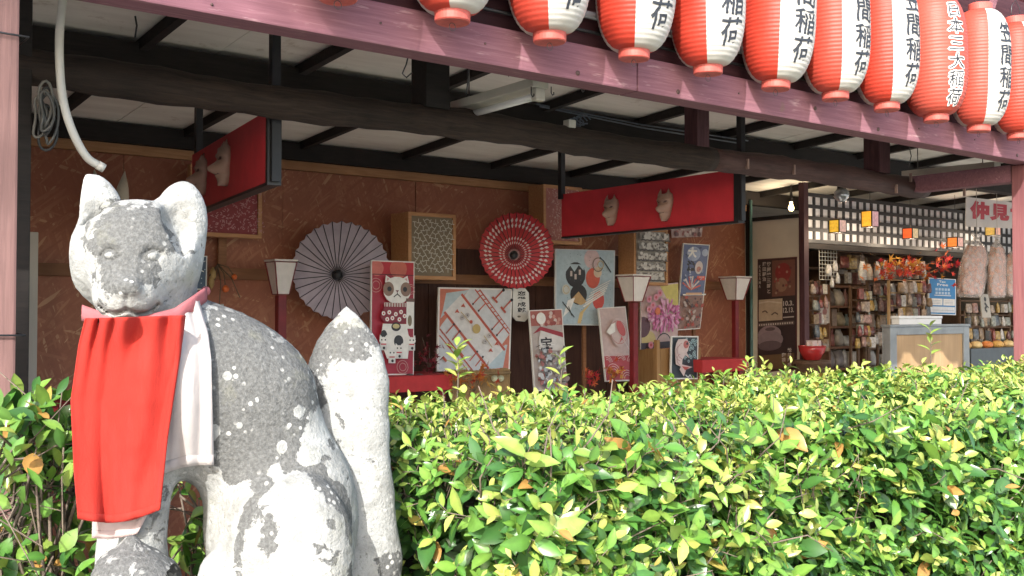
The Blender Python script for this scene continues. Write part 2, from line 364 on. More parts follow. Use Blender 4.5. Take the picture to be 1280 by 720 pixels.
# ================================================================== paper lanterns along the eaves
Y_LAN = 2.57; LH, LR, LC = 0.545, 0.140, 0.052      # paper height, radius, cap radius
ZLAN = at(885, 94, Y_LAN).z                          # underside of the caps
NRIB = 34
def lan_r(t):                                        # radius of the paper at height t (0..1)
    u = abs(2 * t - 1); return LC + (LR - LC) * max(0.0, (1 - u ** 3.0)) ** 0.52
def lan_rib(t): return 0.0022 * abs(math.sin(math.pi * t * NRIB)) ** 0.7
def paper(c, name):
    t = NT(name); n = t.noise(t.coord(), 9, 5); w = t.noise(t.coord((1, 1, 0.4)), 60, 3)
    oi = t.new('ShaderNodeObjectInfo'); cc = t.ramp(n, [(0.3, tuple(x * 0.80 for x in c)), (0.7, c)]); cc = t.mix(t.math('MULTIPLY', oi.outputs['Random'], 0.22), cc, (0.50, 0.22, 0.17) if c[0] > 3 * c[1] else (0.46, 0.43, 0.37)); dk = t.noise(t.coord((1, 1, 0.25)), 26, 5, 0.7); cc = t.mix(t.math('MULTIPLY', t.val(dk, 0.56, 0.75), 0.35), cc, tuple(x * 0.55 for x in c))
    t.base(cc, 0.5, 0.4); t.bump(w, 0.25, 0.003)
    tr = t.new('ShaderNodeBsdfTranslucent'); t.link(cc, tr.inputs[0]); mx = t.new('ShaderNodeMixShader'); mx.inputs[0].default_value = 0.18
    t.link(t.b.outputs[0], mx.inputs[1]); t.link(tr.outputs[0], mx.inputs[2]); t.link(mx.outputs[0], t.out.inputs[0]); return t.m
M_lred = paper((0.52, 0.050, 0.028), 'red_lantern_paper'); M_lwhite = paper((0.60, 0.585, 0.54), 'white_lantern_paper')
M_cap = plain((0.46, 0.09, 0.07), 0.55, 0.2, 30, name='red_lantern_ring')
M_ink = plain((0.022, 0.026, 0.034), 0.6, 0.3, 30, name='ink')
M_inkw = plain((0.78, 0.76, 0.72), 0.6, 0.1, name='white_ink')
def lan_pt(ang, t, off=0.0):                         # ang 0 faces the street (-Y), positive to +X
    r = lan_r(t) + lan_rib(t) + off; return (r * math.sin(ang), -r * math.cos(ang), 0.03 + t * LH)
def lantern_body(allred):
    m = MB(); NA = 72; nt = NRIB * 4; v = []; f = []; mi = []
    for i in range(nt + 1):
        for k in range(NA): v.append(lan_pt(2 * math.pi * k / NA, i / nt))
    for i in range(nt):
        for k in range(NA):
            a = ((k + 0.5) * 360.0 / NA + 45) % 180
            f.append((i * NA + k, i * NA + (k + 1) % NA, (i + 1) * NA + (k + 1) % NA, (i + 1) * NA + k)); mi.append(0 if (allred or 103 < a < 179) else 1)
    m.add(v, f, 0, True); m.m = mi; return m
def lantern_text(s, size, t_top, wide, bold, off, sh=(0, 0)):
    m = MB(); n = len(s)
    for k, ch in enumerate(s):
        v, f = text_fit(ch, bold)
        bm = bmesh.new(); bv = [bm.verts.new((x, y, 0)) for x, y in v]
        for q in f:
            try: bm.faces.new([bv[i] for i in q])
            except ValueError: pass
        bmesh.ops.triangulate(bm, faces=bm.faces[:])
        for _ in range(4):
            ed = [e for e in bm.edges if e.calc_length() > 0.09]
            if not ed: break
            bmesh.ops.subdivide_edges(bm, edges=ed, cuts=1); bmesh.ops.triangulate(bm, faces=bm.faces[:])
        bm.verts.index_update(); out = []
        hh = size * (0.34 if ch == '三' else 1.0) if False else size
        for q in bm.verts:
            x, y = q.co.x - 0.5 + sh[0], q.co.y - 0.5 + sh[1]
            x += 0.018 * math.sin(9 * y + k); y += 0.02 * math.sin(7 * x + 2 * k) + 0.06 * x        # a brush hand slants up to the right
            t = t_top - (k + 0.5) * size * 1.06 / LH + y * hh / LH
            a = x * size * wide / LR; out.append(lan_pt(a, t, off))
        m.add(out, [tuple(p.index for p in fc.verts) for fc in bm.faces], 0, True); bm.free()
    return m
def ring(z0, z1, r0):
    m = MB(); m.lathe([(r0 * 0.55, z0 + 0.002), (r0 * 0.93, z0), (r0, z0 + 0.004), (r0 * 1.02, z1 - 0.004), (r0 * 0.98, z1), (r0 * 0.55, z1 - 0.001)], 32, smooth=False); return m
places = ['leftmost paper lantern, only the bottom of its ring showing above the beam', 'red and white paper lantern second from the left, only its lower quarter in view',
 'red and white paper lantern with just the tail of one character in view', 'red and white paper lantern above the beam joint, last two characters showing',
 'fourth lettered red and white paper lantern, its belly above the first maroon strut', 'red and white paper lantern showing half of the second character and two below',
 'bright orange red and white paper lantern with three characters in view', 'orange red and white paper lantern just left of the all red one',
 'all red paper lantern with six white edged characters', 'red and white paper lantern right of the all red one, four characters in view', 'red and white paper lantern cut off by the right edge of the photo', 'red and white paper lantern beyond the corner post']
tans = [0.531 + 0.1487 * i for i in range(12)]
master = {}
for i, tn in enumerate(tans):
    red = (i == 8); x = tn * Y_LAN + random.uniform(-0.008, 0.008)
    o = thing('paper_lantern', places[i], 'lantern', (x, Y_LAN, ZLAN + random.uniform(-0.006, 0.006)), R(random.uniform(-5, 5)), 'paper lanterns hanging along the eaves')
    o.rotation_euler = (R(random.uniform(-1.5, 1.5)), R(random.uniform(-2.5, 2.5)), o.rotation_euler[2]); o.rotation_euler[2] += R(-15) if red else 0; o.scale = (random.uniform(0.97, 1.03), random.uniform(0.97, 1.03), random.uniform(0.985, 1.015))
    if red not in master:
        parts = [lantern_body(red).build('paper_shade', [M_lred, M_lwhite], o, world=False, fix=False)]
        parts.append(ring(0.0, 0.034, LC * 1.04).build('bottom_ring', M_cap, o, world=False)); parts.append(ring(0.028 + LH, 0.064 + LH, LC * 1.04).build('top_ring', M_cap, o, world=False))
        w = MB(); w.tube([(-0.05, 0, 0.06 + LH), (-0.04, 0, 0.12 + LH), (0, 0, 0.15 + LH), (0.04, 0, 0.12 + LH), (0.05, 0, 0.06 + LH)], 0.0018, 6); w.tube([(0, 0, 0.15 + LH), (0, 0, 0.175 + LH)], 0.002, 6)
        parts.append(w.build('hanging_wire', M_iron, o, world=False))
        w = MB(); w.tube([(0.012 * math.cos(a), 0.0, -0.012 + 0.012 * math.sin(a)) for a in np.linspace(0, 2 * math.pi, 13)], 0.0011, 5, caps=False); parts.append(w.build('bottom_hook', M_iron, o, world=False))
        if red:
            em = MB()
            for k_ in range(8): q_ = lantern_text('日本三大稲荷', 0.074, 0.905, 1.15, 0.0, 0.0012 + 0.00012 * k_, (0.075 * math.cos(k_ * math.pi / 4), 0.075 * math.sin(k_ * math.pi / 4))); em.add(q_.v, q_.f, 0, True)
            parts.append(em.build('lettering_edge', M_inkw, o, world=False, fix=False))
            parts.append(lantern_text('日本三大稲荷', 0.074, 0.905, 1.15, 0.006, 0.0030).build('lettering', M_ink, o, world=False, fix=False))
        else:
            parts.append(lantern_text('笠間稲荷', 0.100, 0.872, 1.12, 0.014, 0.0014).build('lettering', M_ink, o, world=False, fix=False))
        master[red] = parts
    else:
        for p in master[red]: c = p.copy(); col.objects.link(c); c.parent = o
# the rail they hang from
m = MB(); m.box((-0.6, Y_LAN - 0.02, ZLAN + LH + 0.178), (9.5, Y_LAN + 0.03, ZLAN + LH + 0.235), bev=0.004); m.build('lantern_rail', M_pink, shop)
for x in np.arange(0.2, 9.4, 1.2):
    m = MB(); m.bar((x, Y_LAN + 0.005, ZLAN + LH + 0.23), (x, Y_LAN + 0.005, ZLAN + LH + 0.23 + 0.18), 0.04, 0.04); m.bar((x, Y_LAN, ZLAN + LH + 0.2), (x, Y_BEAM + 0.06, zt + 0.2), 0.03, 0.03); m.build('rail_bracket', M_pink, shop)
# ================================================================== stone fox
def loc3(px, py, d):                                  # fox coordinates: u right, w away, z up (axes turned with the view)
    p = atd(px, py, d) - CAMP; return np.array((p.dot(_Rt), p.dot(_F), p.z + CAM_H))
DF = 1.90; PXM = DF / FPX                             # one photo pixel at the fox, in metres
class Field:
    def __init__(s, lo, hi, h):
        s.h = h; s.lo = np.array(lo); n = np.ceil((np.array(hi) - s.lo) / h).astype(int) + 1
        ax = [s.lo[i] + h * np.arange(n[i]) for i in range(3)]
        s.U, s.W, s.Zc = [a.astype(np.float32) for a in np.meshgrid(*ax, indexing='ij')]
def sd_ell(U, W, Z, c, r, ax=None):
    x, y, z = U - c[0], W - c[1], Z - c[2]
    if ax is not None:
        a = np.array(ax); x, y, z = (a[0][0] * x + a[0][1] * y + a[0][2] * z, a[1][0] * x + a[1][1] * y + a[1][2] * z, a[2][0] * x + a[2][1] * y + a[2][2] * z)
    k0 = np.sqrt((x / r[0]) ** 2 + (y / r[1]) ** 2 + (z / r[2]) ** 2); k1 = np.sqrt((x / r[0] ** 2) ** 2 + (y / r[1] ** 2) ** 2 + (z / r[2] ** 2) ** 2)
    return k0 * (k0 - 1.0) / np.maximum(k1, 1e-6)
def sd_cone(U, W, Z, a, b, ra, rb, sw=1.0):           # rounded limb from a to b, squeezed in depth by sw
    a = np.array(a); b = np.array(b); d = b - a; L2 = (d * d).sum()
    x, y, z = U - a[0], (W - a[1]), Z - a[2]
    t = np.clip((x * d[0] + y * d[1] + z * d[2]) / L2, 0, 1)
    return np.sqrt((x - t * d[0]) ** 2 + ((y - t * d[1]) / sw) ** 2 + (z - t * d[2]) ** 2) - (ra + (rb - ra) * t)
def smin(a, b, k): h = np.maximum(k - np.abs(a - b), 0) / k; return np.minimum(a, b) - h * h * k * 0.25
def smax(a, b, k): return -smin(-a, -b, k)
def nets(f, lo, h):                                   # surface nets: one continuous skin round f < 0
    s = f < 0; nx, ny, nz = [q - 1 for q in f.shape]
    c = np.zeros((nx, ny, nz), np.int8)
    for i in (0, 1):
        for j in (0, 1):
            for k in (0, 1): c += s[i:i + nx, j:j + ny, k:k + nz]
    act = (c > 0) & (c < 8); idx = -np.ones(act.shape, np.int64); cells = np.argwhere(act); idx[act] = np.arange(len(cells))
    acc = np.zeros((len(cells), 3)); cnt = np.zeros(len(cells)); cor = [(i, j, k) for i in (0, 1) for j in (0, 1) for k in (0, 1)]
    for p in cor:
        for ax in range(3):
            if p[ax]: continue
            q = list(p); q[ax] = 1; a = f[tuple((cells + p).T)]; b = f[tuple((cells + q).T)]
            m = (a < 0) != (b < 0); t = np.where(m, a / np.where(m, a - b, 1), 0); pt = np.tile(np.array(p, float), (len(cells), 1)); pt[:, ax] = t
            acc[m] += pt[m]; cnt[m] += 1
    V = (cells + acc / cnt[:, None]) * h + lo; F = []
    for ax in range(3):
        sl0 = [slice(None)] * 3; sl1 = [slice(None)] * 3; sl0[ax] = slice(0, -1); sl1[ax] = slice(1, None)
        a = s[tuple(sl0)]; b = s[tuple(sl1)]; e = np.argwhere(a != b); o1, o2 = [(1, 2), (2, 0), (0, 1)][ax]
        ok = (e[:, o1] > 0) & (e[:, o2] > 0) & (e[:, o1] < f.shape[o1] - 1) & (e[:, o2] < f.shape[o2] - 1); e = e[ok]
        d1 = np.zeros(3, int); d1[o1] = 1; d2 = np.zeros(3, int); d2[o2] = 1
        q = np.stack([idx[tuple((e - d1 - d2).T)], idx[tuple((e - d2).T)], idx[tuple(e.T)], idx[tuple((e - d1).T)]], 1)
        inside = a[tuple(e.T)]; q[~inside] = q[~inside][:, ::-1]; F.append(q)
    return V, np.concatenate(F)
def P(px, py, dd=0.0): return loc3(px, py, DF + dd * PXM)     # dd in pixels of depth, minus is nearer
def px_(v): return v * PXM

def flat(U, W, Z):                                    # direction in which a point of the fox is seen
    zz = Z - CAM_H; dp = W * math.cos(PITCH) + zz * math.sin(PITCH); up = -W * math.sin(PITCH) + zz * math.cos(PITCH)
    return 640 + FPX * U / dp, 360 - FPX * up / dp
def fox_body(U, W, Z):
    E = lambda c, r, ax=None: sd_ell(U, W, Z, P(*c), [q * PXM for q in r], ax)
    C = lambda a, b, ra, rb, sw=1.0: sd_cone(U, W, Z, P(*a), P(*b), ra * PXM, rb * PXM, sw)
    d = E((292, 505, 20), (106, 82, 102))                      # shoulders and back
    d = smin(d, E((262, 470, 10), (82, 74, 86)), px_(30))
    d = smin(d, E((190, 495, -10), (70, 66, 100)), px_(50))    # chest
    d = smin(d, C((185, 400, -20), (215, 460, 0), 56, 70), px_(50))   # neck
    d = smin(d, E((352, 650, 25), (97, 88, 135)), px_(40))     # rump
    d = smin(d, E((344, 800, 25), (108, 88, 90)), px_(40))
    th = E((372, 692, -42), (68, 54, 98)); d = smin(d, th, px_(5))       # raised haunch
    d = smin(d, C((330, 640, -40), (290, 770, -66), 34, 27), px_(30))  # shin
    d = smin(d, C((300, 790, -74), (232, 800, -96), 27, 22), px_(18))  # hind paw
    d = smin(d, C((272, 715, -60), (258, 795, -80), 22, 24), px_(20))
    for (ax_, dd) in ((178, -48), (150, 0)):                   # forelegs
        d = smin(d, C((ax_ + 4, 560, dd), (ax_, 700, dd - 2), 34, 26), px_(26)); d = smin(d, C((ax_, 700, dd - 2), (ax_ - 2, 800, dd - 6), 26, 27), px_(14))
        d = smin(d, C((ax_ - 2, 806, dd - 10), (ax_ - 14, 812, dd - 44), 26, 21), px_(14))
    return d
def fox_head(U, W, Z):
    E = lambda c, r, ax=None: sd_ell(U, W, Z, P(*c), [q * PXM for q in r], ax)
    C = lambda a, b, ra, rb, sw=1.0: sd_cone(U, W, Z, P(*a), P(*b), ra * PXM, rb * PXM, sw)
    d = E((169, 320, -32), (66, 64, 60))                       # skull
    d = smin(d, E((127, 326, -40), (27, 36, 46)), px_(40)); d = smin(d, E((214, 322, -28), (29, 44, 50)), px_(40))     # cheeks
    d = smin(d, C((168, 310, -60), (161, 360, -94), 50, 35), px_(34))      # bridge and muzzle
    d = smin(d, E((160, 375, -78), (37, 40, 22)), px_(12))                  # upper lip
    d = smin(d, E((162, 391, -68), (33, 34, 14)), px_(5))                   # chin
    d = smin(d, E((159, 360, -126), (15, 9, 9)), px_(9))                    # nose pad
    fu, fw_ = P(165, 310)[:2] / np.hypot(*P(165, 310)[:2])                  # the head looks straight down the line of sight
    for sx, tilt, cx, cy, rx, rz in ((-1, 7, 119, 283, 38, 65), (1, -7, 223, 288, 34, 61)):   # ears, hollowed in front
        a = R(tilt); ca, sa = math.cos(a), math.sin(a); ax = ((ca * fw_, -ca * fu, sa), (fu, fw_, 0), (-sa * fw_, sa * fu, ca))
        ear = E((cx, cy, -22), (rx, 25, rz), ax); d = smin(d, ear, px_(10))
        hol = E((cx + (8 if sx < 0 else -2), cy - 3, -57), (rx * (0.58 if sx < 0 else 0.66), 26, rz * 0.66), ax); d = smax(d, -hol, px_(7))
    # re-fill the brow over the ear roots
    d = smin(d, E((168, 314, -46), (50, 50, 48)), px_(20))
    PX, PY = flat(U, W, Z)
    def groove(pts, w, dep):
        nonlocal d
        best = np.full(U.shape, 1e3, np.float32)
        for (au, az), (bu, bz) in zip(pts[:-1], pts[1:]):
            L2 = (bu - au) ** 2 + (bz - az) ** 2
            t = np.clip(((PX - au) * (bu - au) + (PY - az) * (bz - az)) / L2, 0, 1); best = np.minimum(best, np.hypot(PX - au - t * (bu - au), PY - az - t * (bz - az)))
        d = d + np.where(W < P(160, 300, -30)[1], dep * PXM * np.exp(-(best / w) ** 2), 0).astype(np.float32)
    groove([(124, 381), (134, 390), (146, 392), (158, 387), (171, 392), (186, 391), (197, 380)], 2.2, 6)      # mouth
    groove([(158, 387), (158, 368)], 1.8, 3.5)
    groove([(126, 319), (133, 312), (142, 312), (150, 321), (141, 325), (132, 325), (126, 319)], 2.0, 4.5)    # eyes
    groove([(176, 322), (184, 313), (194, 312), (203, 318), (196, 326), (185, 327), (176, 322)], 2.0, 4.5)
    groove([(118, 311), (132, 302), (146, 306)], 3.0, -2.0); groove([(176, 306), (190, 301), (207, 309)], 3.0, -2.0)    # brows
    groove([(147, 322), (150, 345), (143, 368)], 3.5, 1.0); groove([(178, 322), (177, 345), (186, 366)], 3.5, 1.0)
    groove([(152, 361), (155, 363)], 1.6, 3); groove([(161, 363), (165, 361)], 1.6, 3)
    return d
def fox_tail(U, W, Z):
    pts = [(433, 387, 112, 5), (434, 401, 108, 14), (434, 424, 105, 32), (434, 448, 101, 47), (433, 480, 97, 56), (432, 540, 92, 57), (437, 620, 88, 58), (446, 700, 84, 59), (436, 790, 70, 62), (400, 830, 50, 50)]
    d = None
    for a, b in zip(pts[:-1], pts[1:]):
        q = sd_cone(U, W, Z, P(*a[:3]), P(*b[:3]), a[3] * PXM, b[3] * PXM, 0.62); d = q if d is None else smin(d, q, px_(8))
    return d
def jitter(U, W, Z, amp):
    return amp * (np.sin(U * 160 + 3 * np.sin(Z * 90)) * np.sin(W * 140 + 1) * np.sin(Z * 150 + 2 * np.sin(U * 70)))
ZB = P(300, 815)[2]                                   # top of the plinth
def stone_mat():
    t = NT('lichened_stone'); at_ = t.new('ShaderNodeAttribute'); at_.attribute_name = 'grey'; g_ = at_.outputs['Fac']
    big = t.noise(t.coord(), 16, 6, 0.65, 0.4); fine = t.noise(t.coord(), 170, 3, 0.7); sp = t.noise(t.coord(), 34, 5, 0.62, 0.6)
    k = t.math('ADD', g_, t.math('MULTIPLY', t.math('SUBTRACT', big, 0.5), 1.7)); k = t.math('ADD', k, t.math('MULTIPLY', t.math('SUBTRACT', sp, 0.5), 1.1))
    k = t.val(k, 0.46, 0.54)
    pit = t.noise(t.coord(), 95, 4, 0.75); white = t.mix(t.val(pit, 0.42, 0.30), t.ramp(big, [(0.3, (0.19, 0.193, 0.18)), (0.60, (0.345, 0.35, 0.335))]), (0.15, 0.152, 0.135))
    grey = t.ramp(fine, [(0.30, (0.070, 0.071, 0.068)), (0.55, (0.118, 0.120, 0.116)), (0.80, (0.185, 0.188, 0.182))])
    c = t.mix(k, white, grey); ol = t.noise(t.coord(), 11, 4); c = t.mix(t.math('MULTIPLY', t.val(ol, 0.58, 0.74), 0.35), c, (0.26, 0.255, 0.17))
    v = t.voro(t.coord(), 62); spots = t.math('MULTIPLY', t.val(v, 0.30, 0.22), t.val(t.noise(t.coord(), 13, 2), 0.52, 0.60)); c = t.mix(spots, c, (0.41, 0.41, 0.385))
    t.base(c, 0.9, 0.2); hh = t.math('ADD', t.math('MULTIPLY', fine, 0.6), t.math('MULTIPLY', k, -0.35)); t.bump(t.math('ADD', hh, pit), 0.75, 0.005); return t.m
M_stone = stone_mat()
def greyness(V):                                      # where the old grey skin has stayed: face, crown, back, tail tip
    def blob(px, py, rx, ry):
        return np.exp(-(((PX - px) / rx) ** 2 + ((PY - py) / ry) ** 2))
    PX, PY = flat(V[:, 0], V[:, 1], V[:, 2])
    ring = np.exp(-((np.sqrt(((PX - 372) / 74) ** 2 + ((PY - 692) / 104) ** 2) - 1) / 0.11) ** 2) * (PX < 440)
    g = 0.03 + 0.62 * ring + 1.0 * blob(163, 280, 52, 30) + 1.0 * blob(158, 348, 38, 28) + 0.72 * blob(162, 313, 58, 22)
    g += 1.1 * blob(295, 440, 66, 66) + 1.1 * blob(352, 520, 54, 64) + 0.7 * blob(300, 545, 44, 46) + 0.55 * blob(410, 600, 28, 60) + 0.5 * blob(300, 590, 34, 16)
    g += 0.85 * blob(434, 425, 46, 34) + 0.8 * blob(488, 708, 20, 30) + 0.4 * blob(425, 680, 20, 50) + 0.55 * blob(195, 640, 22, 60)
    g -= 0.45 * blob(138, 318, 10, 5) + 0.5 * blob(190, 319, 13, 6)
    for bx_, by_, br_ in ((392, 545, 15), (404, 528, 11), (372, 600, 13), (345, 592, 10), (372, 516, 9), (385, 572, 10), (352, 556, 8), (300, 532, 7), (285, 470, 6), (418, 590, 9), (322, 500, 6), (268, 540, 7)): g -= 1.15 * blob(bx_, by_, br_, br_ * 1.15)
    g -= 0 + 0.5 * blob(185, 365, 10, 10)
    g += 0.5 * blob(330, 690, 20, 60) + 0.35 * blob(470, 560, 16, 60)
    return np.clip(g, 0, 1.1)
def skin(fn, lo, hi, h, name, parent, mat, grey=None, iters=2):
    fd = Field(lo, hi, h); f = fn(fd.U, fd.W, fd.Zc) + jitter(fd.U, fd.W, fd.Zc, 0.0012).astype(np.float32)
    f = np.maximum(f, ZB - fd.Zc)                      # cut flat where it stands
    V, F = nets(f, fd.lo, h)
    G = greyness(V) if grey is None else grey(V)
    wv = V[:, :1] * np.array(_Rt)[None] + V[:, 1:2] * np.array(_F)[None]; wv[:, 2] = V[:, 2]
    L = np.array(wmat(parent).translation) if parent is not None else np.zeros(3); wv = wv - L
    me = bpy.data.meshes.new(name); me.vertices.add(len(wv)); me.vertices.foreach_set('co', wv.astype(np.float32).ravel())
    me.loops.add(F.size); me.loops.foreach_set('vertex_index', F.ravel().astype(np.int32)); me.polygons.add(len(F))
    me.polygons.foreach_set('loop_start', np.arange(0, F.size, 4, dtype=np.int32)); me.update(calc_edges=True); me.validate()
    me.polygons.foreach_set('use_smooth', [True] * len(me.polygons)); me.attributes.new('grey', 'FLOAT', 'POINT').data.foreach_set('value', G.astype(np.float32))
    bm = bmesh.new(); bm.from_mesh(me)
    for _ in range(iters): bmesh.ops.smooth_vert(bm, verts=bm.verts[:], factor=0.4, use_axis_x=True, use_axis_y=True, use_axis_z=True)
    bmesh.ops.recalc_face_normals(bm, faces=bm.faces[:]); bm.to_mesh(me); bm.free()
    me.materials.append(mat); o = bpy.data.objects.new(name, me); col.objects.link(o); o.parent = parent; return o
fb = atd(300, 815, DF); fox = thing('fox_statue', 'weathered white and grey stone fox sitting upright with tail raised behind it', 'statue', (fb.x, fb.y, ZB))
lo = P(60, 860, -160) - 0.02; lo[2] = ZB - 0.02; hi = P(480, 200, 140) + 0.03; hi[0] = P(480, 500, 0)[0]
def fox_all(U, W, Z): return smin(fox_body(U, W, Z), fox_head(U, W, Z), px_(16))
skin(fox_all, lo, hi, 0.0036, 'body', fox, M_stone)
lo2 = P(350, 860, 40); lo2[2] = ZB - 0.02; lo2[1] = P(430, 600, 30)[1]; hi2 = P(530, 372, 190); lo2[0] = P(340, 600, 60)[0]
skin(fox_tail, lo2, hi2, 0.0045, 'tail', fox, M_stone)
# jewel stone at its feet
def jewel(U, W, Z):
    d = sd_ell(U, W, Z, P(164, 752, -110), [64 * PXM, 60 * PXM, 62 * PXM]); return smin(d, sd_cone(U, W, Z, P(164, 720, -110), P(164, 678, -110), 44 * PXM, 9 * PXM), px_(16))
jo = atd(164, 815, DF - 110 * PXM); jr = thing('jewel_stone', 'small grey rounded stone jewel with blunt peak in front of the fox', 'stone', (jo.x, jo.y, ZB))
lo3 = P(90, 850, -190); lo3[2] = ZB - 0.01; hi3 = P(240, 655, -40)
skin(jewel, lo3, hi3, 0.005, 'stone', jr, M_stone, grey=lambda V: 0.55 + 0 * V[:, 0])
# plinth
M_gran = plain((0.36, 0.35, 0.33), 0.8, 0.25, 60, 0.3, name='granite')
c0 = atd(285, 815, DF); pm_ = thing('stone_plinth', 'squared granite plinth under the stone fox', 'plinth', (c0.x, c0.y, 0))
ang = -YAW
for (hx, hy, z0, z1, nm) in ((0.42, 0.30, ZB - 0.16, ZB, 'cap_stone'), (0.36, 0.25, 0.22, ZB - 0.163, 'shaft'), (0.46, 0.34, 0.0, 0.218, 'foot_stone')):
    m = MB(); Mx = Matrix.Translation((c0.x, c0.y, 0)) @ Matrix.Rotation(ang, 4, 'Z'); m.box((-hx, -hy, z0), (hx, hy, z1), bev=0.012, M=Mx); m.build(nm, M_gran, pm_)

# ---- the votive bibs, hung on the chest
def body_depth(px, py):                               # how far along the view ray the stone lies
    d = np.linspace(1.45, 2.15, 176); pts = np.stack([loc3(px, py, q) for q in d]).astype(np.float32)
    f = fox_all(pts[:, 0], pts[:, 1], pts[:, 2]); h = np.nonzero(f < 0)[0]; return float(d[h[0]]) if len(h) else None
def cloth(left, right, ns, nt, fold, off, hang, dmax, seed=0, wrap=0.03):
    ip = lambda tab, t: (float(np.interp(t, [q[0] for q in tab], [q[1] for q in tab])), float(np.interp(t, [q[0] for q in tab], [q[2] for q in tab])))
    D = np.full((nt + 1, ns + 1), np.nan); XY = np.zeros((nt + 1, ns + 1, 2))
    for i in range(nt + 1):
        t = i / nt; (lx, ly), (rx, ry) = ip(left, t), ip(right, t)
        for j in range(ns + 1):
            s = j / ns; x = lx + (rx - lx) * s; y = ly + (ry - ly) * s + 10 * math.sin(math.pi * s) * t * hang; XY[i, j] = (x, y)
            if i % 3 == 0 and j % 3 == 0:
                q = body_depth(x, y); D[i, j] = q if q is not None else np.nan
    for i in range(0, nt + 1, 3):                      # gaps: carry on from what is above, or from the side
        r = D[i, ::3].copy(); ok = ~np.isnan(r)
        if not ok.any(): r[:] = dmax
        else: r = np.interp(np.arange(len(r)), np.nonzero(ok)[0], r[ok])
        if i: r = np.minimum(r, D[i - 3, ::3] + 0.012)
        r = np.minimum(r, dmax); D[i, ::3] = r
    gi = np.arange(0, nt + 1, 3); gj = np.arange(0, ns + 1, 3); G = D[np.ix_(gi, gj)]
    for _ in range(3):
        H = np.pad(G, 1, mode='edge'); G = np.minimum(G, (H[:-2, 1:-1] + H[2:, 1:-1] + H[1:-1, :-2] + H[1:-1, 2:]) / 4 * 0.5 + G * 0.5)
    T1 = np.stack([np.interp(np.arange(ns + 1), gj, G[a]) for a in range(len(gi))]); FULL = np.stack([np.interp(np.arange(nt + 1), gi, T1[:, b]) for b in range(ns + 1)], 1)
    for _ in range(8):
        H = np.pad(FULL, 1, mode='edge'); FULL = (H[:-2, 1:-1] + H[2:, 1:-1] + H[1:-1, :-2] + H[1:-1, 2:] + 4 * FULL) / 8
    v = []
    for i in range(nt + 1):
        for j in range(ns + 1):
            t, s = i / nt, j / ns
            ridge = lambda q: 1 - 2 * abs(math.sin(q)) ** 0.75             # soft creases
            wv = fold * (0.35 + t * 0.9) * (ridge(s * 5.2 + 1.1 * t + 0.5 * math.sin(t * 3 + seed) + seed) * 0.55 + math.sin(s * 6.2 - t * 3.0 + seed * 2) * 0.9 + 0.35 * math.sin(s * 13 + 5 * t * s + seed))
            tuck = fold * 1.2 * math.exp(-t * 6) * math.sin(s * 34 + 3 * math.sin(s * 5) + seed)
            v.append(atd(*XY[i, j], FULL[i, j] - off + wv + tuck))
    return v, [(i * (ns + 1) + j, i * (ns + 1) + j + 1, (i + 1) * (ns + 1) + j + 1, (i + 1) * (ns + 1) + j) for i in range(nt) for j in range(ns)]
def solid(v, f, th):                                  # give a sheet of cloth its thickness
    bm = bmesh.new(); bv = [bm.verts.new(q) for q in v]
    for q in f: bm.faces.new([bv[i] for i in q])
    bmesh.ops.recalc_face_normals(bm, faces=bm.faces[:]); bmesh.ops.solidify(bm, geom=bm.faces[:], thickness=th)
    bm.verts.index_update(); m = MB(); m.add([tuple(q.co) for q in bm.verts], [tuple(q.index for q in p.verts) for p in bm.faces], 0, True); bm.free(); return m
def cloth_mat(c, name, tr=0.12):
    t = NT(name); n = t.noise(t.coord(), 12, 4); w = t.noise(t.coord((1, 1, 1)), 420, 2)
    fd = t.noise(t.coord((1, 1, 0.25)), 26, 4); cc = t.ramp(n, [(0.3, tuple(x * 0.82 for x in c)), (0.7, c)]); cc = t.mix(t.math('MULTIPLY', t.val(fd, 0.5, 0.75), 0.30), cc, tuple(min(1, x * 0.95 + 0.02) for x in c)); t.base(cc, 0.85, 0.15); t.bump(t.math('ADD', t.math('MULTIPLY', w, 0.25), t.noise(t.coord((1, 1, 0.35)), 70, 4, 0.6, 0.8)), 0.35, 0.004)
    t.b.inputs['Sheen Weight'].default_value = 0.03
    x = t.new('ShaderNodeBsdfTranslucent'); t.link(cc, x.inputs[0]); mx = t.new('ShaderNodeMixShader'); mx.inputs[0].default_value = tr
    t.link(t.b.outputs[0], mx.inputs[1]); t.link(x.outputs[0], mx.inputs[2]); t.link(mx.outputs[0], t.out.inputs[0]); return t.m
M_red = cloth_mat((0.35, 0.026, 0.018), 'red_cloth', 0.06); M_white = cloth_mat((0.50, 0.46, 0.44), 'white_cloth', 0.2); M_band = cloth_mat((0.40, 0.13, 0.14), 'faded_red_band')
def put_bib(name, label, v, f, mat, th):
    top = sum((Vector(q) for q in v[:10]), Vector()) / 10
    o = thing(name, label, 'bib', (top.x, top.y, min(q[2] for q in v))); solid(v, f, th).build('cloth', mat, o)
    ns = f[0][3] - f[0][0] - 1; nt = len(v) // (ns + 1) - 1; toc = lambda q: Vector(q) + (CAMP - Vector(q)).normalized() * 0.0022     # turned and stitched edges
    for idx in ([[i * (ns + 1) + j for j in (ns - 3, ns - 1, ns)] for i in range(nt + 1)], [[i * (ns + 1) + j for i in (nt - 3, nt - 1, nt)] for j in range(ns + 1)]):
        hv = [toc(v[q]) if k < 2 else Vector(v[q]) for r_ in idx for k, q in enumerate(r_)]; hf = [(a * 3 + k, a * 3 + k + 1, a * 3 + k + 4, a * 3 + k + 3) for a in range(len(idx) - 1) for k in range(2)]; solid(hv, hf, 0.0015).build('hem', mat, o)
    return o
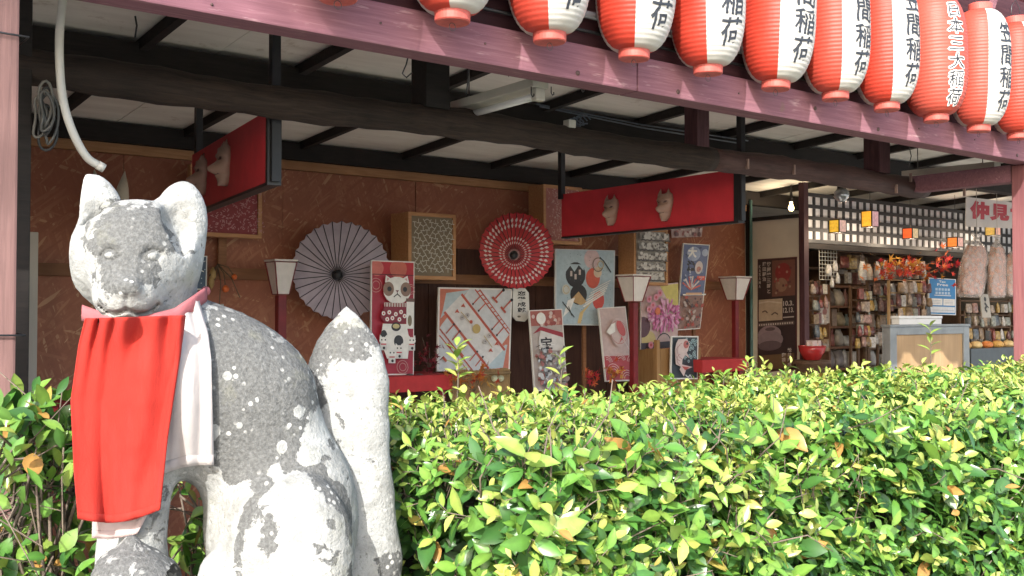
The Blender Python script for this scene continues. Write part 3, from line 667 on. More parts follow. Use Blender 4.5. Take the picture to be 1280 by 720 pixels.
v, f = cloth([(0, 200, 398), (0.3, 205, 440), (1, 203, 592)], [(0, 247, 372), (0.18, 260, 418), (0.35, 264, 450), (1, 267, 581)], 24, 48, 0.0055, 0.018, -0.4, 1.90, 2.0)
wb = put_bib('white_bib', 'plain white cloth bib showing at the side under the red one', v, f, M_white, 0.002)
v, f = cloth([(0, 118, 420), (0.8, 116, 640), (1, 115, 672)], [(0, 190, 420), (0.8, 186, 640), (1, 172, 667)], 18, 48, 0.002, 0.014, 0.3, 1.80, 4.0)
put_bib('pale_pink_bib', 'pale pink cloth bib peeping out below the hem of the red bib', v, f, cloth_mat((0.50, 0.38, 0.36), 'pale_pink_cloth', 0.2), 0.002)
v, f = cloth([(0, 106, 398), (0.12, 98, 430), (0.4, 88, 500), (0.75, 92, 590), (1, 97, 648)], [(0, 231, 394), (0.2, 225, 445), (0.6, 210, 545), (1, 200, 637)], 60, 72, 0.0112, 0.040, 1.0, 1.785, 0.6)
rb = put_bib('red_bib', 'bright red cloth bib tied round the neck of the stone fox', v, f, M_red, 0.002)
# neck band with its knot
bp = []
for s in np.linspace(0, 1, 40):
    x = 103 + (257 - 103) * s; y = float(np.interp(s, [0, 0.25, 0.5, 0.75, 1], [390, 402, 404, 394, 366])); q = body_depth(x, y + 3); bp.append([x, y, q if q else np.nan])
dd = np.array([q[2] for q in bp]); ok = ~np.isnan(dd); dd = np.interp(np.arange(40), np.nonzero(ok)[0], dd[ok])
for _ in range(10): dd[1:-1] = np.minimum(dd[1:-1], (dd[:-2] + dd[2:]) / 2) * 0.5 + dd[1:-1] * 0.5
vv = []
for i, q in enumerate(bp):
    for k, hh in enumerate((-8, -3, 4, 10)): vv.append(atd(q[0], q[1] + hh, dd[i] - 0.022 - (0.004 if k in (1, 2) else 0)))
ff = [(i * 4 + k, i * 4 + k + 1, i * 4 + k + 5, i * 4 + k + 4) for i in range(39) for k in range(3)]
solid(vv, ff, 0.003).build('neck_band', M_band, rb)
kp = atd(257, 364, dd[-1] - 0.005); m = MB(); m.lathe([(0.001, -0.009), (0.007, -0.006), (0.009, 0), (0.007, 0.006), (0.001, 0.009)], 12, kp); m.build('knot', M_band, rb)
# ================================================================== hedges
M_leaf = None
def leaf_mat():
    t = NT('leaf'); a = t.new('ShaderNodeAttribute'); a.attribute_name = 'tint'; n = t.noise(t.coord(kind='Object'), 45, 3)
    c = t.mix(t.math('MULTIPLY', t.val(n, 0.35, 0.7), 0.35), a.outputs['Color'], (0.05, 0.10, 0.02))
    t.base(c, 0.30, 0.5)
    tr = t.new('ShaderNodeBsdfTranslucent'); g2 = t.mix(1.0, c, (1.0, 1.0, 0.5), 'MULTIPLY'); t.link(g2, tr.inputs[0]); mx = t.new('ShaderNodeMixShader'); mx.inputs[0].default_value = 0.18
    t.link(t.b.outputs[0], mx.inputs[1]); t.link(tr.outputs[0], mx.inputs[2]); t.link(mx.outputs[0], t.out.inputs[0]); return t.m
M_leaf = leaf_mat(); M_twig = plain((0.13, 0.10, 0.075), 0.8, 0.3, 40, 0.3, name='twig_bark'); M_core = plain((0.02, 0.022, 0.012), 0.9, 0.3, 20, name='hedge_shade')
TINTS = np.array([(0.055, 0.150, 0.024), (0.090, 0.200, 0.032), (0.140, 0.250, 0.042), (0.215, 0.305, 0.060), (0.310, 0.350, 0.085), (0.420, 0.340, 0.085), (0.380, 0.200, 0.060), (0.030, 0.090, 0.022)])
def leaf_template():                                   # base at the origin, tip along +x, face up +z, length 1
    st = [(0.10, 0.085), (0.28, 0.19), (0.50, 0.235), (0.72, 0.185), (0.88, 0.085)]; v = [(0, 0, 0)]
    for x, w in st: v += [(x, w, 0.2 * w), (x, 0, 0), (x, -w, 0.2 * w)]
    v.append((1.0, 0, 0)); f = [(0, 2, 1), (0, 3, 2), (13, 14, 16), (14, 15, 16)]
    for k in range(4):
        a = 1 + 3 * k; f += [(a, a + 1, a + 4, a + 3), (a + 1, a + 2, a + 5, a + 4)]
    return np.array(v), f
LT, LFACES = leaf_template()
def leaf_verts(n, length, bend, wid, cup):
    v = np.repeat(LT[None], n, 0) * 1.0
    v[:, :, 2] = v[:, :, 2] * cup[:, None]; v[:, :, 1] *= wid[:, None]
    v[:, :, 2] -= bend[:, None] * v[:, :, 0] ** 2; v[:, :, 1] += (np.sin(bend * 97) * 0.10)[:, None] * v[:, :, 0] ** 2; return v * length[:, None, None]
def frames(dirs, nrm):
    x = dirs / np.linalg.norm(dirs, axis=1, keepdims=True); y = np.cross(nrm, x); y /= np.maximum(np.linalg.norm(y, axis=1, keepdims=True), 1e-6); z = np.cross(x, y)
    return np.stack([x, y, z], 2)
def leaf_mesh(name, V, tint):                          # V: n x 17 x 3
    n = len(V); me = bpy.data.meshes.new(name); me.vertices.add(n * 17); me.vertices.foreach_set('co', V.astype(np.float32).ravel())
    tri = np.array([q for q in LFACES if len(q) == 3]); quad = np.array([q for q in LFACES if len(q) == 4]); off = (np.arange(n) * 17)[:, None, None]
    a = (tri[None] + off).reshape(-1, 3); b = (quad[None] + off).reshape(-1, 4); li = np.concatenate([a.ravel(), b.ravel()]).astype(np.int32)
    ls = np.concatenate([np.arange(len(a)) * 3, len(a) * 3 + np.arange(len(b)) * 4]).astype(np.int32)
    me.loops.add(len(li)); me.loops.foreach_set('vertex_index', li); me.polygons.add(len(ls)); me.polygons.foreach_set('loop_start', ls); me.update(calc_edges=True)
    me.polygons.foreach_set('use_smooth', [True] * len(ls)); at_ = me.attributes.new('tint', 'FLOAT_COLOR', 'POINT')
    c = np.ones((n, 17, 4), np.float32); c[:, :, :3] = tint[:, None, :]; c[:, [0, 2, 5, 8, 11, 14], :3] *= 1.35; at_.data.foreach_set('color', c.ravel()); me.materials.append(M_leaf); return me
def grow(pos, out, length, droop, rnd, upw=0.35):
    """leaves at pos, growing outwards along `out` with some disorder"""
    n = len(pos); d = out + rnd.normal(0, 0.75, (n, 3)); d[:, 2] += upw
    d /= np.linalg.norm(d, axis=1, keepdims=True)
    nr = out * 0.9 + np.array((-0.25, -0.25, 0.7)) + rnd.normal(0, 0.45, (n, 3))
    Fm = frames(d, nr); V = leaf_verts(n, length, rnd.uniform(-0.10, 0.42, n) + droop, rnd.uniform(0.72, 1.35, n), rnd.uniform(0.2, 2.8, n))
    return np.einsum('nij,nkj->nki', Fm, V) + pos[:, None, :], d
def shoots(pos, out, size, rnd, K=6, young=0.5, wob=0.45, upw=0.25):
    """leafy shoots: K leaves set round each short stem, small pale ones at its tip"""
    n = len(pos); d = out + rnd.normal(0, wob, (n, 3)); d[:, 2] += upw; d /= np.linalg.norm(d, axis=1, keepdims=True)
    ref = np.where(np.abs(d[:, 2:3]) < 0.9, np.array((0, 0, 1.0)), np.array((1.0, 0, 0))); e1 = np.cross(d, ref); e1 /= np.linalg.norm(e1, axis=1, keepdims=True); e2 = np.cross(d, e1)
    ph = rnd.random(n) * 6.283; step = size * rnd.uniform(0.22, 0.34, n); yg = np.clip(rnd.normal(young, 0.28, n), 0, 1); Vs, Ts, Ls = [], [], []
    for k in range(K):
        s = k / (K - 1); az = ph + k * 2.4 + rnd.normal(0, 0.35, n); rad = e1 * np.cos(az)[:, None] + e2 * np.sin(az)[:, None]
        open_ = (0.25 + 0.75 * s + rnd.normal(0, 0.22, n))[:, None]; ld = d * open_ + rad * (1.05 - 0.35 * s) + np.array((0, 0, -0.12)); nr = d * 1.1 - rad * open_ * 0.9 + rnd.normal(0, 0.22, (n, 3))
        ln = size * (1.12 - 0.55 * s ** 1.5) * rnd.uniform(0.72, 1.18, n); V = leaf_verts(n, ln, rnd.uniform(0.02, 0.45, n), rnd.uniform(0.8, 1.28, n), rnd.uniform(0.3, 2.6, n))
        Vs.append(np.einsum('nij,nkj->nki', frames(ld, nr), V) + (pos + d * (step * k)[:, None])[:, None, :]); Ls.append(ln)
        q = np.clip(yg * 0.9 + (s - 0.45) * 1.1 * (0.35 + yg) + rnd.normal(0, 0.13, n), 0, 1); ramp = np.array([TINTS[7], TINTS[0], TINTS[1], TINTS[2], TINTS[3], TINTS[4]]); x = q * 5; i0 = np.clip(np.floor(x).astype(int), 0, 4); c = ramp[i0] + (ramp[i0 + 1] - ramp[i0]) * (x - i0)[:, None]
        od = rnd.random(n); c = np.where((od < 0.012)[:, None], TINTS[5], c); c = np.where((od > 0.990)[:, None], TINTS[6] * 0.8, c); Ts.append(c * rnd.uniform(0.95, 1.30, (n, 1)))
    return np.concatenate(Vs), np.concatenate(Ts), np.concatenate(Ls), d, step * (K - 1)
def hedge(name, label, origin, pos, out, length, tint, rnd, twigs, core=None, droop=0.0, top=None, extra=None, n_single=300, upw=0.35):
    root = thing(name, label, 'hedge', origin)
    V, d = grow(pos, out, length, droop, rnd, upw) if pos is not None else (extra[0][:0], None)
    if pos is None: tint, length = extra[1][:0], extra[2][:0]
    if extra is not None:
        V = np.concatenate([V, extra[0]]); tint = np.concatenate([tint, extra[1]]); length = np.concatenate([length, extra[2]])
    c = V.mean(1); v = c - np.array(CAMP); dep = v @ np.array(_Fp); px = 640 + FPX * (v @ np.array(_Rt)) / dep; py = 360 - FPX * (v @ np.array(_Up)) / dep
    vis = (px > 5) & (px < 1275) & (py > 10) & (py < 712) & (dep > 0.3)
    # nearest layer: what no other leaf hides, judged on a coarse grid of directions
    cell = (np.floor(px / 9).astype(int) * 1000 + np.floor(py / 9).astype(int)); near = {}
    for i in np.nonzero(vis)[0]:
        k = cell[i]
        if k not in near or dep[i] < dep[near[k]]: near[k] = i
    front = np.array(sorted(near.values())); size = length[front] / dep[front]; pick = front[np.argsort(-size)[:n_single]]
    rest = np.ones(len(V), bool); rest[pick] = False
    o0 = np.array(origin)
    me = leaf_mesh('foliage', V[rest] - o0, tint[rest]); f = bpy.data.objects.new('foliage', me); col.objects.link(f); f.parent = root; f['kind'] = 'stuff'
    for i in pick:
        me = leaf_mesh('leaf', V[i:i + 1] - V[i, 0], tint[i:i + 1]); l = bpy.data.objects.new('leaf', me); col.objects.link(l); l.parent = root; l.location = Vector(V[i, 0] - o0)
    m = MB()
    for pts, r in twigs: m.tube(pts, r, 4 if len(pts) == 2 else 5, smooth=True)
    o = m.build('twigs', M_twig, root, fix=False); o['kind'] = 'stuff'
    if core is not None:
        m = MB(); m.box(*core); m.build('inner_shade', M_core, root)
    return root
# ---- the long clipped hedge
HX0, HX1, HY0, HY1, HZ = 1.16, 7.6, 1.46, 2.46, 1.314
rnd = np.random.default_rng(11)
def hz(x, y): return HZ + 0.018 * np.sin(x * 3.1 + y * 2) + 0.014 * np.sin(x * 7.3 + 1.3) * np.cos(y * 6) + 0.01 * np.sin(y * 13 + x * 5) - 0.10 * np.clip((HY0 + 0.22 - y) / 0.22, 0, 1) ** 2 - 0.05 * np.clip((HX0 + 0.25 - x) / 0.25, 0, 1) ** 2
def hy(x, z): return HY0 + 0.03 * np.sin(x * 4.2 + z * 5) + 0.02 * np.sin(x * 9 + z * 11 + 2)
SV, ST, SL, tw = [], [], [], []
def put(p, o, size, young, K=6, wob=0.45, upw=0.25):
    V, T, L, d, ln = shoots(p, o, size, rnd, K, young, wob, upw); SV.append(V); ST.append(T); SL.append(L)
    near = np.argsort(np.linalg.norm(p - np.array(CAMP), axis=1))[:900]
    for i in near: a_ = Vector(p[i]); tw.append(([a_ - Vector(d[i]) * 0.03, a_ + Vector(d[i]) * float(ln[i])], [0.0016, 0.0008]))
n = 7000; x = HX0 + (HX1 - HX0) * rnd.random(n) ** 1.2; y = rnd.uniform(HY0 - 0.02, HY1, n); z = hz(x, y) - 0.035 - rnd.exponential(0.028, n)
put(np.stack([x, y, z], 1), np.tile((0.0, -0.15, 1.0), (n, 1)), np.clip(rnd.lognormal(-3.42, 0.22, n), 0.020, 0.050), 0.62)
n = 5400; x = HX0 + (HX1 - HX0) * rnd.random(n) ** 1.5; z = HZ - 0.05 - rnd.random(n) ** 1.1 * 0.95; y = hy(x, z) + 0.02 + rnd.exponential(0.035, n)
put(np.stack([x, y, z], 1), np.tile((-0.08, -0.75, 0.45), (n, 1)), np.clip(rnd.lognormal(-2.98, 0.24, n), 0.028, 0.072), 0.32)
n = 750; z = HZ - 0.05 - rnd.random(n) * 1.0; y = rnd.uniform(HY0, HY1, n); x = HX0 + 0.02 + rnd.exponential(0.04, n) + 0.03 * np.sin(y * 9 + z * 6)
put(np.stack([x, y, z], 1), np.tile((-0.8, -0.3, 0.4), (n, 1)), np.clip(rnd.lognormal(-3.12, 0.2, n), 0.028, 0.060), 0.25)
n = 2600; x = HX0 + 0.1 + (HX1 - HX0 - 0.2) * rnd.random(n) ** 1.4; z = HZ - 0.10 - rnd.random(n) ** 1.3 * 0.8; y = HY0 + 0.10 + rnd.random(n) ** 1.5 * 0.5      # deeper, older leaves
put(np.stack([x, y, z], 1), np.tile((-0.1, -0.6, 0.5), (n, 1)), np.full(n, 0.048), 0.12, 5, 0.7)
# upright sprigs that the shears have missed
ev, et, el = [], [], []
def sprig(base, height, n, size, tt, lean=(0, 0)):
    b = Vector(base); tip = b + Vector((lean[0], lean[1], height)); tw.append(([b - Vector((0, 0, 0.06)), b + (tip - b) * 0.5 + Vector((0.006, 0, 0)), tip], [0.003, 0.0024, 0.0012]))
    for k in range(n):
        s = 0.25 + 0.75 * k / max(1, n - 1); a = k * 2.4 + rnd.uniform(-0.4, 0.4); p = b + (tip - b) * s
        dd = np.array([[math.cos(a), math.sin(a), 0.55 + 0.5 * s]]); nn = np.array([[-math.cos(a) * 0.5 - 0.2, -math.sin(a) * 0.5 - 0.2, 0.9]]); ln = np.array([size * rnd.uniform(0.8, 1.1)])
        V = np.einsum('nij,nkj->nki', frames(dd, nn), leaf_verts(1, ln, np.array([0.25]), np.array([0.85]), np.array([1.5]))) + np.array(p)[None, None]
        ev.append(V); et.append(TINTS[rnd.choice([2, 3, 3, 4] if tt == 0 else [3, 4, 5])][None] * 1.0); el.append(ln)
s0 = at(571, 488, 2.36); sprig(s0, at(571, 432, 2.36).z - s0.z, 12, 0.052, 0, (0.0, 0))
s0 = at(1163, 455, 2.40); sprig(s0, at(1163, 408, 2.40).z - s0.z, 8, 0.055, 0)
s0 = at(700, 485, 2.42); sprig(s0, 0.10, 6, 0.05, 0)
for _ in range(80):
    x = HX0 + 0.1 + (HX1 - HX0 - 0.2) * rnd.random() ** 1.3; y = rnd.uniform(HY0 + 0.1, HY1); sprig((x, y, float(hz(x, y)) - 0.02), rnd.uniform(0.02, 0.06), rnd.integers(4, 8), rnd.uniform(0.028, 0.042), rnd.integers(0, 2), (rnd.normal(0, 0.015), rnd.normal(0, 0.015)))
for _ in range(300):                                   # woody twigs just under the leaves
    x = HX0 + (HX1 - HX0) * rnd.random() ** 1.5; z = HZ - 0.04 - rnd.random() * 0.8; y = hy(x, z) + rnd.uniform(0.02, 0.10); p = Vector((x, y, z)); pts = [p]
    q = Vector((rnd.normal(0, 0.5), -0.35 + rnd.normal(0, 0.3), 0.8)).normalized()
    for k in range(3): q = (q + Vector(rnd.normal(0, 0.35, 3))).normalized(); pts.append(pts[-1] + q * rnd.uniform(0.04, 0.08))
    tw.append((pts, [0.0024, 0.002, 0.0015, 0.0009]))
for _ in range(160):
    x = HX0 + (HX1 - HX0) * rnd.random() ** 1.3; y = rnd.uniform(HY0, HY1); p = Vector((x, y, float(hz(x, y)) - 0.09)); q = Vector((rnd.normal(0, 0.4), rnd.normal(0, 0.4), 1)).normalized()
    tw.append(([p, p + q * 0.06, p + q * 0.06 + Vector((rnd.normal(0, 0.02), rnd.normal(0, 0.02), 0.04))], [0.003, 0.0022, 0.001]))
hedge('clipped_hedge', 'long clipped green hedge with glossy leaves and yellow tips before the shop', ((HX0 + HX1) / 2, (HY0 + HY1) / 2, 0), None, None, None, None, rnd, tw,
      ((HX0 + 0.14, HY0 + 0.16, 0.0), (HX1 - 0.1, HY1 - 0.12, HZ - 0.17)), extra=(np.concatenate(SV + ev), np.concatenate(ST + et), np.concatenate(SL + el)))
# ---- the thin leggy end of hedge behind the fox
rnd = np.random.default_rng(5); P_, O_, L_, T_ = [], [], [], []; tw = []
bx0, bx1, by0, by1 = -0.35, 1.05, 2.02, 2.42
heads = []
def bush(px, py, Y): heads.append(np.array(at(px, py, Y)))
for px, py in ((60, 535), (30, 545), (8, 560), (75, 560), (45, 575), (100, 555), (5, 590), (130, 545), (150, 530), (20, 690), (60, 690), (40, 650), (75, 670), (10, 710), (90, 705), (240, 690), (225, 600), (250, 650), (268, 640), (300, 600), (235, 720), (262, 700), (120, 690), (45, 720), (15, 535), (50, 550), (85, 545), (20, 575), (65, 590), (35, 525), (95, 580), (28, 610)):
    for _ in range(2): bush(px + rnd.normal(0, 8), py + rnd.normal(0, 6), 2.2 + rnd.uniform(-0.12, 0.12))
for _ in range(60): heads.append(np.array((rnd.uniform(bx0, bx1), rnd.uniform(2.1, 2.4), rnd.uniform(0.35, 0.95))))
for h in heads:
    k = rnd.integers(7, 13); p = h + rnd.normal(0, 0.034, (k, 3)); P_.append(p); o = np.array((0, -0.5, 0.6)) + rnd.normal(0, 0.4, (k, 3)); O_.append(o); L_.append(rnd.uniform(0.040, 0.062, k))
    T_.append(TINTS[rnd.choice(len(TINTS), k, p=[0.25, 0.27, 0.22, 0.08, 0.03, 0.04, 0.03, 0.08])] * rnd.uniform(0.8, 1.15, (k, 1)))
    root_ = Vector((h[0] + rnd.normal(0, 0.10), 2.25 + rnd.normal(0, 0.05), max(0.15, h[2] - 0.45))); e = Vector(h); mid = root_.lerp(e, 0.5) + Vector(rnd.normal(0, 0.03, 3))
    tw.append(([root_, root_.lerp(mid, 0.5) + Vector(rnd.normal(0, 0.012, 3)), mid, mid.lerp(e, 0.5) + Vector(rnd.normal(0, 0.015, 3)), e], [0.0065, 0.0055, 0.0042, 0.003, 0.0018]))
    for _ in range(2):
        q = mid.lerp(e, rnd.random()); tw.append(([q, q + Vector(rnd.normal(0, 0.05, 3)), q + Vector(rnd.normal(0, 0.08, 3))], [0.003, 0.002, 0.001]))
for _ in range(14):
    x = rnd.uniform(bx0, bx1); p = Vector((x, 2.25 + rnd.normal(0, 0.06), 0)); tw.append(([p, p + Vector((rnd.normal(0, 0.03), 0, 0.3)), p + Vector((rnd.normal(0, 0.06), rnd.normal(0, 0.03), 0.75))], [0.016, 0.013, 0.008]))
hedge('leggy_shrub', 'thin leggy shrub with bare twigs growing behind the stone fox', ((bx0 + bx1) / 2, 2.22, 0), np.concatenate(P_), np.concatenate(O_), np.concatenate(L_), np.concatenate(T_), rnd, tw, n_single=220)['category'] = 'shrub'
# ================================================================== things on and before the back wall
def flat_mat(c, rough=0.45, emit=0.0): return plain(c, rough, 0.10, 30, name='print', emit=emit)
class Art:                                             # flat print in a unit square: u to the right, v up
    def __init__(s, lb, rb, rt, lt, n):
        s.c = [Vector(q) for q in (lb, rb, rt, lt)]; s.n = Vector(n).normalized(); s.mb = MB(); s.mats = []; s.ix = {}; s.k = 0
        s.w = (s.c[1] - s.c[0]).length; s.h = (s.c[3] - s.c[0]).length
    def mi(s, c):
        if c not in s.ix: s.ix[c] = len(s.mats); s.mats.append(flat_mat(c))
        return s.ix[c]
    def pt(s, u, v, off): lb, rb, rt, lt = s.c; return lb.lerp(rb, u).lerp(lt.lerp(rt, u), v) + s.n * off
    def poly(s, pts, c):
        s.k += 1; off = 0.0008 + 0.00022 * s.k; pts = [(min(0.985, max(0.015, u)), min(0.99, max(0.01, v))) for u, v in pts] if max(max(abs(u - 0.5), abs(v - 0.5)) for u, v in pts) > 0.5001 else pts; s.mb.add([s.pt(u, v, off) for u, v in pts], [tuple(range(len(pts)))], s.mi(c)); return s
    def rect(s, u0, v0, u1, v1, c): return s.poly([(u0, v0), (u1, v0), (u1, v1), (u0, v1)], c)
    def circ(s, u, v, r, c, sq=1.0, n=18, rot=0.0):    # r as share of the width
        k = s.w / s.h; o = []
        for i in range(n):
            a = 2 * math.pi * i / n; x, y = r * math.cos(a), r * sq * math.sin(a); o.append((u + x * math.cos(rot) - y * math.sin(rot), v + (x * math.sin(rot) + y * math.cos(rot)) * k))
        return s.poly(o, c)
    def line(s, a, b, w, c):
        k = s.w / s.h; dx, dy = b[0] - a[0], (b[1] - a[1]) / k; L = math.hypot(dx, dy) or 1; nx, ny = -dy / L * w / 2, dx / L * w / 2 * k
        return s.poly([(a[0] - nx, a[1] - ny), (b[0] - nx, b[1] - ny), (b[0] + nx, b[1] + ny), (a[0] + nx, a[1] + ny)], c)
    def path(s, pts, w, c):
        for a, b in zip(pts[:-1], pts[1:]): s.line(a, b, w, c)
        return s
    def arc(s, u, v, r, a0, a1, w, c, n=10):
        k = s.w / s.h; return s.path([(u + r * math.cos(R(a0 + (a1 - a0) * i / n)), v + r * k * math.sin(R(a0 + (a1 - a0) * i / n))) for i in range(n + 1)], w, c)
    def text(s, ch, u, v, du, dv, c, bold=0.02):       # one sign inside the box at (u, v)
        s.k += 1; off = 0.0008 + 0.00022 * s.k; vv, f = text_fit(ch, bold); s.mb.add([s.pt(u + x * du, v + y * dv, off) for x, y in vv], f, s.mi(c)); return s
    def column(s, body, u, v, du, dv, c, bold=0.02):   # written downwards from (u, v)
        for i, ch in enumerate(body): s.text(ch, u, v - dv * (i + 0.92), du, dv * 0.84, c, bold)
        return s
    def build(s, name, parent): return tag(s.mb.build(name, s.mats, parent, fix=False), kind='stuff')
WHT, INK, RED, DRED, PINK, GLD = (0.72, 0.70, 0.66), (0.03, 0.028, 0.03), (0.50, 0.035, 0.045), (0.26, 0.02, 0.03), (0.60, 0.32, 0.32), (0.45, 0.33, 0.12)
def sheet(name, label, cat, px4, Yt, Yb, base, draw, edge=None, th=0.006, group=None, rough=0.35):
    lt, rt, rb, lb = px4; LT, RT = at(*lt, Yt), at(*rt, Yt); RB, LB = at(*rb, Yb), at(*lb, Yb)
    n = (RB - LB).cross(LT - LB).normalized()
    if n.y > 0: n = -n
    RT = RT + Vector((0, -(RT - LB).dot(n) / n.y, 0))
    o = thing(name, label, cat, (LB + RB) / 2, 0.0, group)
    m = MB(); m.prism([LB, RB, RT, LT], -n * th); m.build('sheet', plain(base, rough, 0.06, 20, name='poster_board'), o)
    a = Art(LB, RB, RT, LT, n)
    if edge: [a.rect(*q, edge) for q in ((0, 0, 1, 0.012), (0, 0.988, 1, 1), (0, 0.012, 0.02, 0.988), (0.98, 0.012, 1, 0.988))]
    draw(a); a.build('print', o); return o
def cat_art(a):
    a.rect(0.02, 0.012, 0.98, 0.988, (0.36, 0.025, 0.045)); a.rect(0.02, 0.88, 0.98, 0.988, (0.42, 0.02, 0.03)); a.circ(0.62, 0.93, 0.2, (0.5, 0.12, 0.08)); a.circ(0.12, 0.93, 0.16, (0.55, 0.15, 0.12)); a.rect(0.02, 0.872, 0.98, 0.88, (0.10, 0.01, 0.015))
    for u, v, r in ((0.1, 0.78, 0.14), (0.9, 0.75, 0.1), (0.7, 0.07, 0.13), (0.12, 0.2, 0.12)): a.arc(u, v, r, 0, 360, 0.015, (0.5, 0.22, 0.2), 16); a.arc(u, v, r * 0.6, 0, 360, 0.015, (0.5, 0.22, 0.2), 12)
    a.poly([(0.26, 0.80), (0.28, 0.865), (0.42, 0.83)], WHT); a.poly([(0.62, 0.83), (0.78, 0.865), (0.82, 0.80)], WHT); a.poly([(0.30, 0.81), (0.31, 0.845), (0.38, 0.83)], PINK); a.poly([(0.68, 0.83), (0.76, 0.845), (0.78, 0.81)], PINK)
    a.circ(0.54, 0.735, 0.32, WHT, 0.86); a.circ(0.34, 0.745, 0.125, (0.24, 0.15, 0.11), 1.15); a.circ(0.74, 0.745, 0.125, (0.24, 0.15, 0.11), 1.15)
    a.circ(0.36, 0.745, 0.05, INK); a.circ(0.72, 0.745, 0.05, INK); a.poly([(0.50, 0.735), (0.58, 0.735), (0.54, 0.715)], (0.16, 0.05, 0.05)); a.path([(0.46, 0.675), (0.50, 0.69), (0.54, 0.70), (0.58, 0.69), (0.62, 0.675)], 0.02, INK); a.line((0.54, 0.715), (0.54, 0.70), 0.02, INK)
    a.rect(0.24, 0.585, 0.74, 0.625, (0.55, 0.48, 0.44))
    for i in range(8): a.rect(0.26 + i * 0.06, 0.588, 0.285 + i * 0.06, 0.622, (0.25, 0.06, 0.06))
    a.poly([(0.15, 0.50), (0.24, 0.59), (0.74, 0.59), (0.80, 0.50), (0.70, 0.45), (0.25, 0.45)], (0.22, 0.02, 0.035))
    for u, v in ((0.22, 0.53), (0.35, 0.54), (0.5, 0.525), (0.62, 0.545), (0.42, 0.49), (0.3, 0.48), (0.58, 0.48), (0.7, 0.51)): a.circ(u, v, 0.045, WHT, 1, 8); a.circ(u, v, 0.018, RED, 1, 6)
    a.poly([(0.2, 0.44), (0.74, 0.44), (0.82, 0.3), (0.78, 0.14), (0.30, 0.14), (0.14, 0.3)], WHT); a.poly([(0.74, 0.40), (0.74, 0.64), (0.92, 0.66), (0.90, 0.40)], WHT); a.rect(0.73, 0.635, 0.93, 0.665, (0.16, 0.09, 0.07)); a.circ(0.82, 0.47, 0.05, (0.2, 0.16, 0.1), 2.2)
    a.circ(0.5, 0.415, 0.11, INK, 0.8); a.circ(0.5, 0.42, 0.08, (0.5, 0.42, 0.2), 0.6); a.circ(0.22, 0.33, 0.08, INK, 1.6); a.circ(0.56, 0.29, 0.11, INK, 1.1)
    for u, v in ((0.57, 0.2), (0.86, 0.27), (0.4, 0.16), (0.2, 0.27)):
        a.rect(u - 0.08, v - 0.06, u + 0.08, v, (0.6, 0.58, 0.55)); a.circ(u, v + 0.025, 0.095, WHT, 0.75, 12); a.poly([(u - 0.09, v + 0.04), (u - 0.08, v + 0.075), (u - 0.03, v + 0.055)], WHT); a.poly([(u + 0.09, v + 0.04), (u + 0.08, v + 0.075), (u + 0.03, v + 0.055)], WHT)
        a.circ(u - 0.04, v + 0.03, 0.018, INK, 1, 6); a.circ(u + 0.04, v + 0.03, 0.018, INK, 1, 6); a.rect(u - 0.06, v - 0.012, u + 0.06, v - 0.002, RED); a.circ(u + 0.01, v - 0.04, 0.03, INK, 1, 8)
sheet('cat_poster', 'tall red poster of a white beckoning cat with spotted kittens', 'poster', ((464, 325), (518, 327), (517, 469), (463, 469)), 5.12, 5.06, WHT, cat_art, WHT, 0.012)
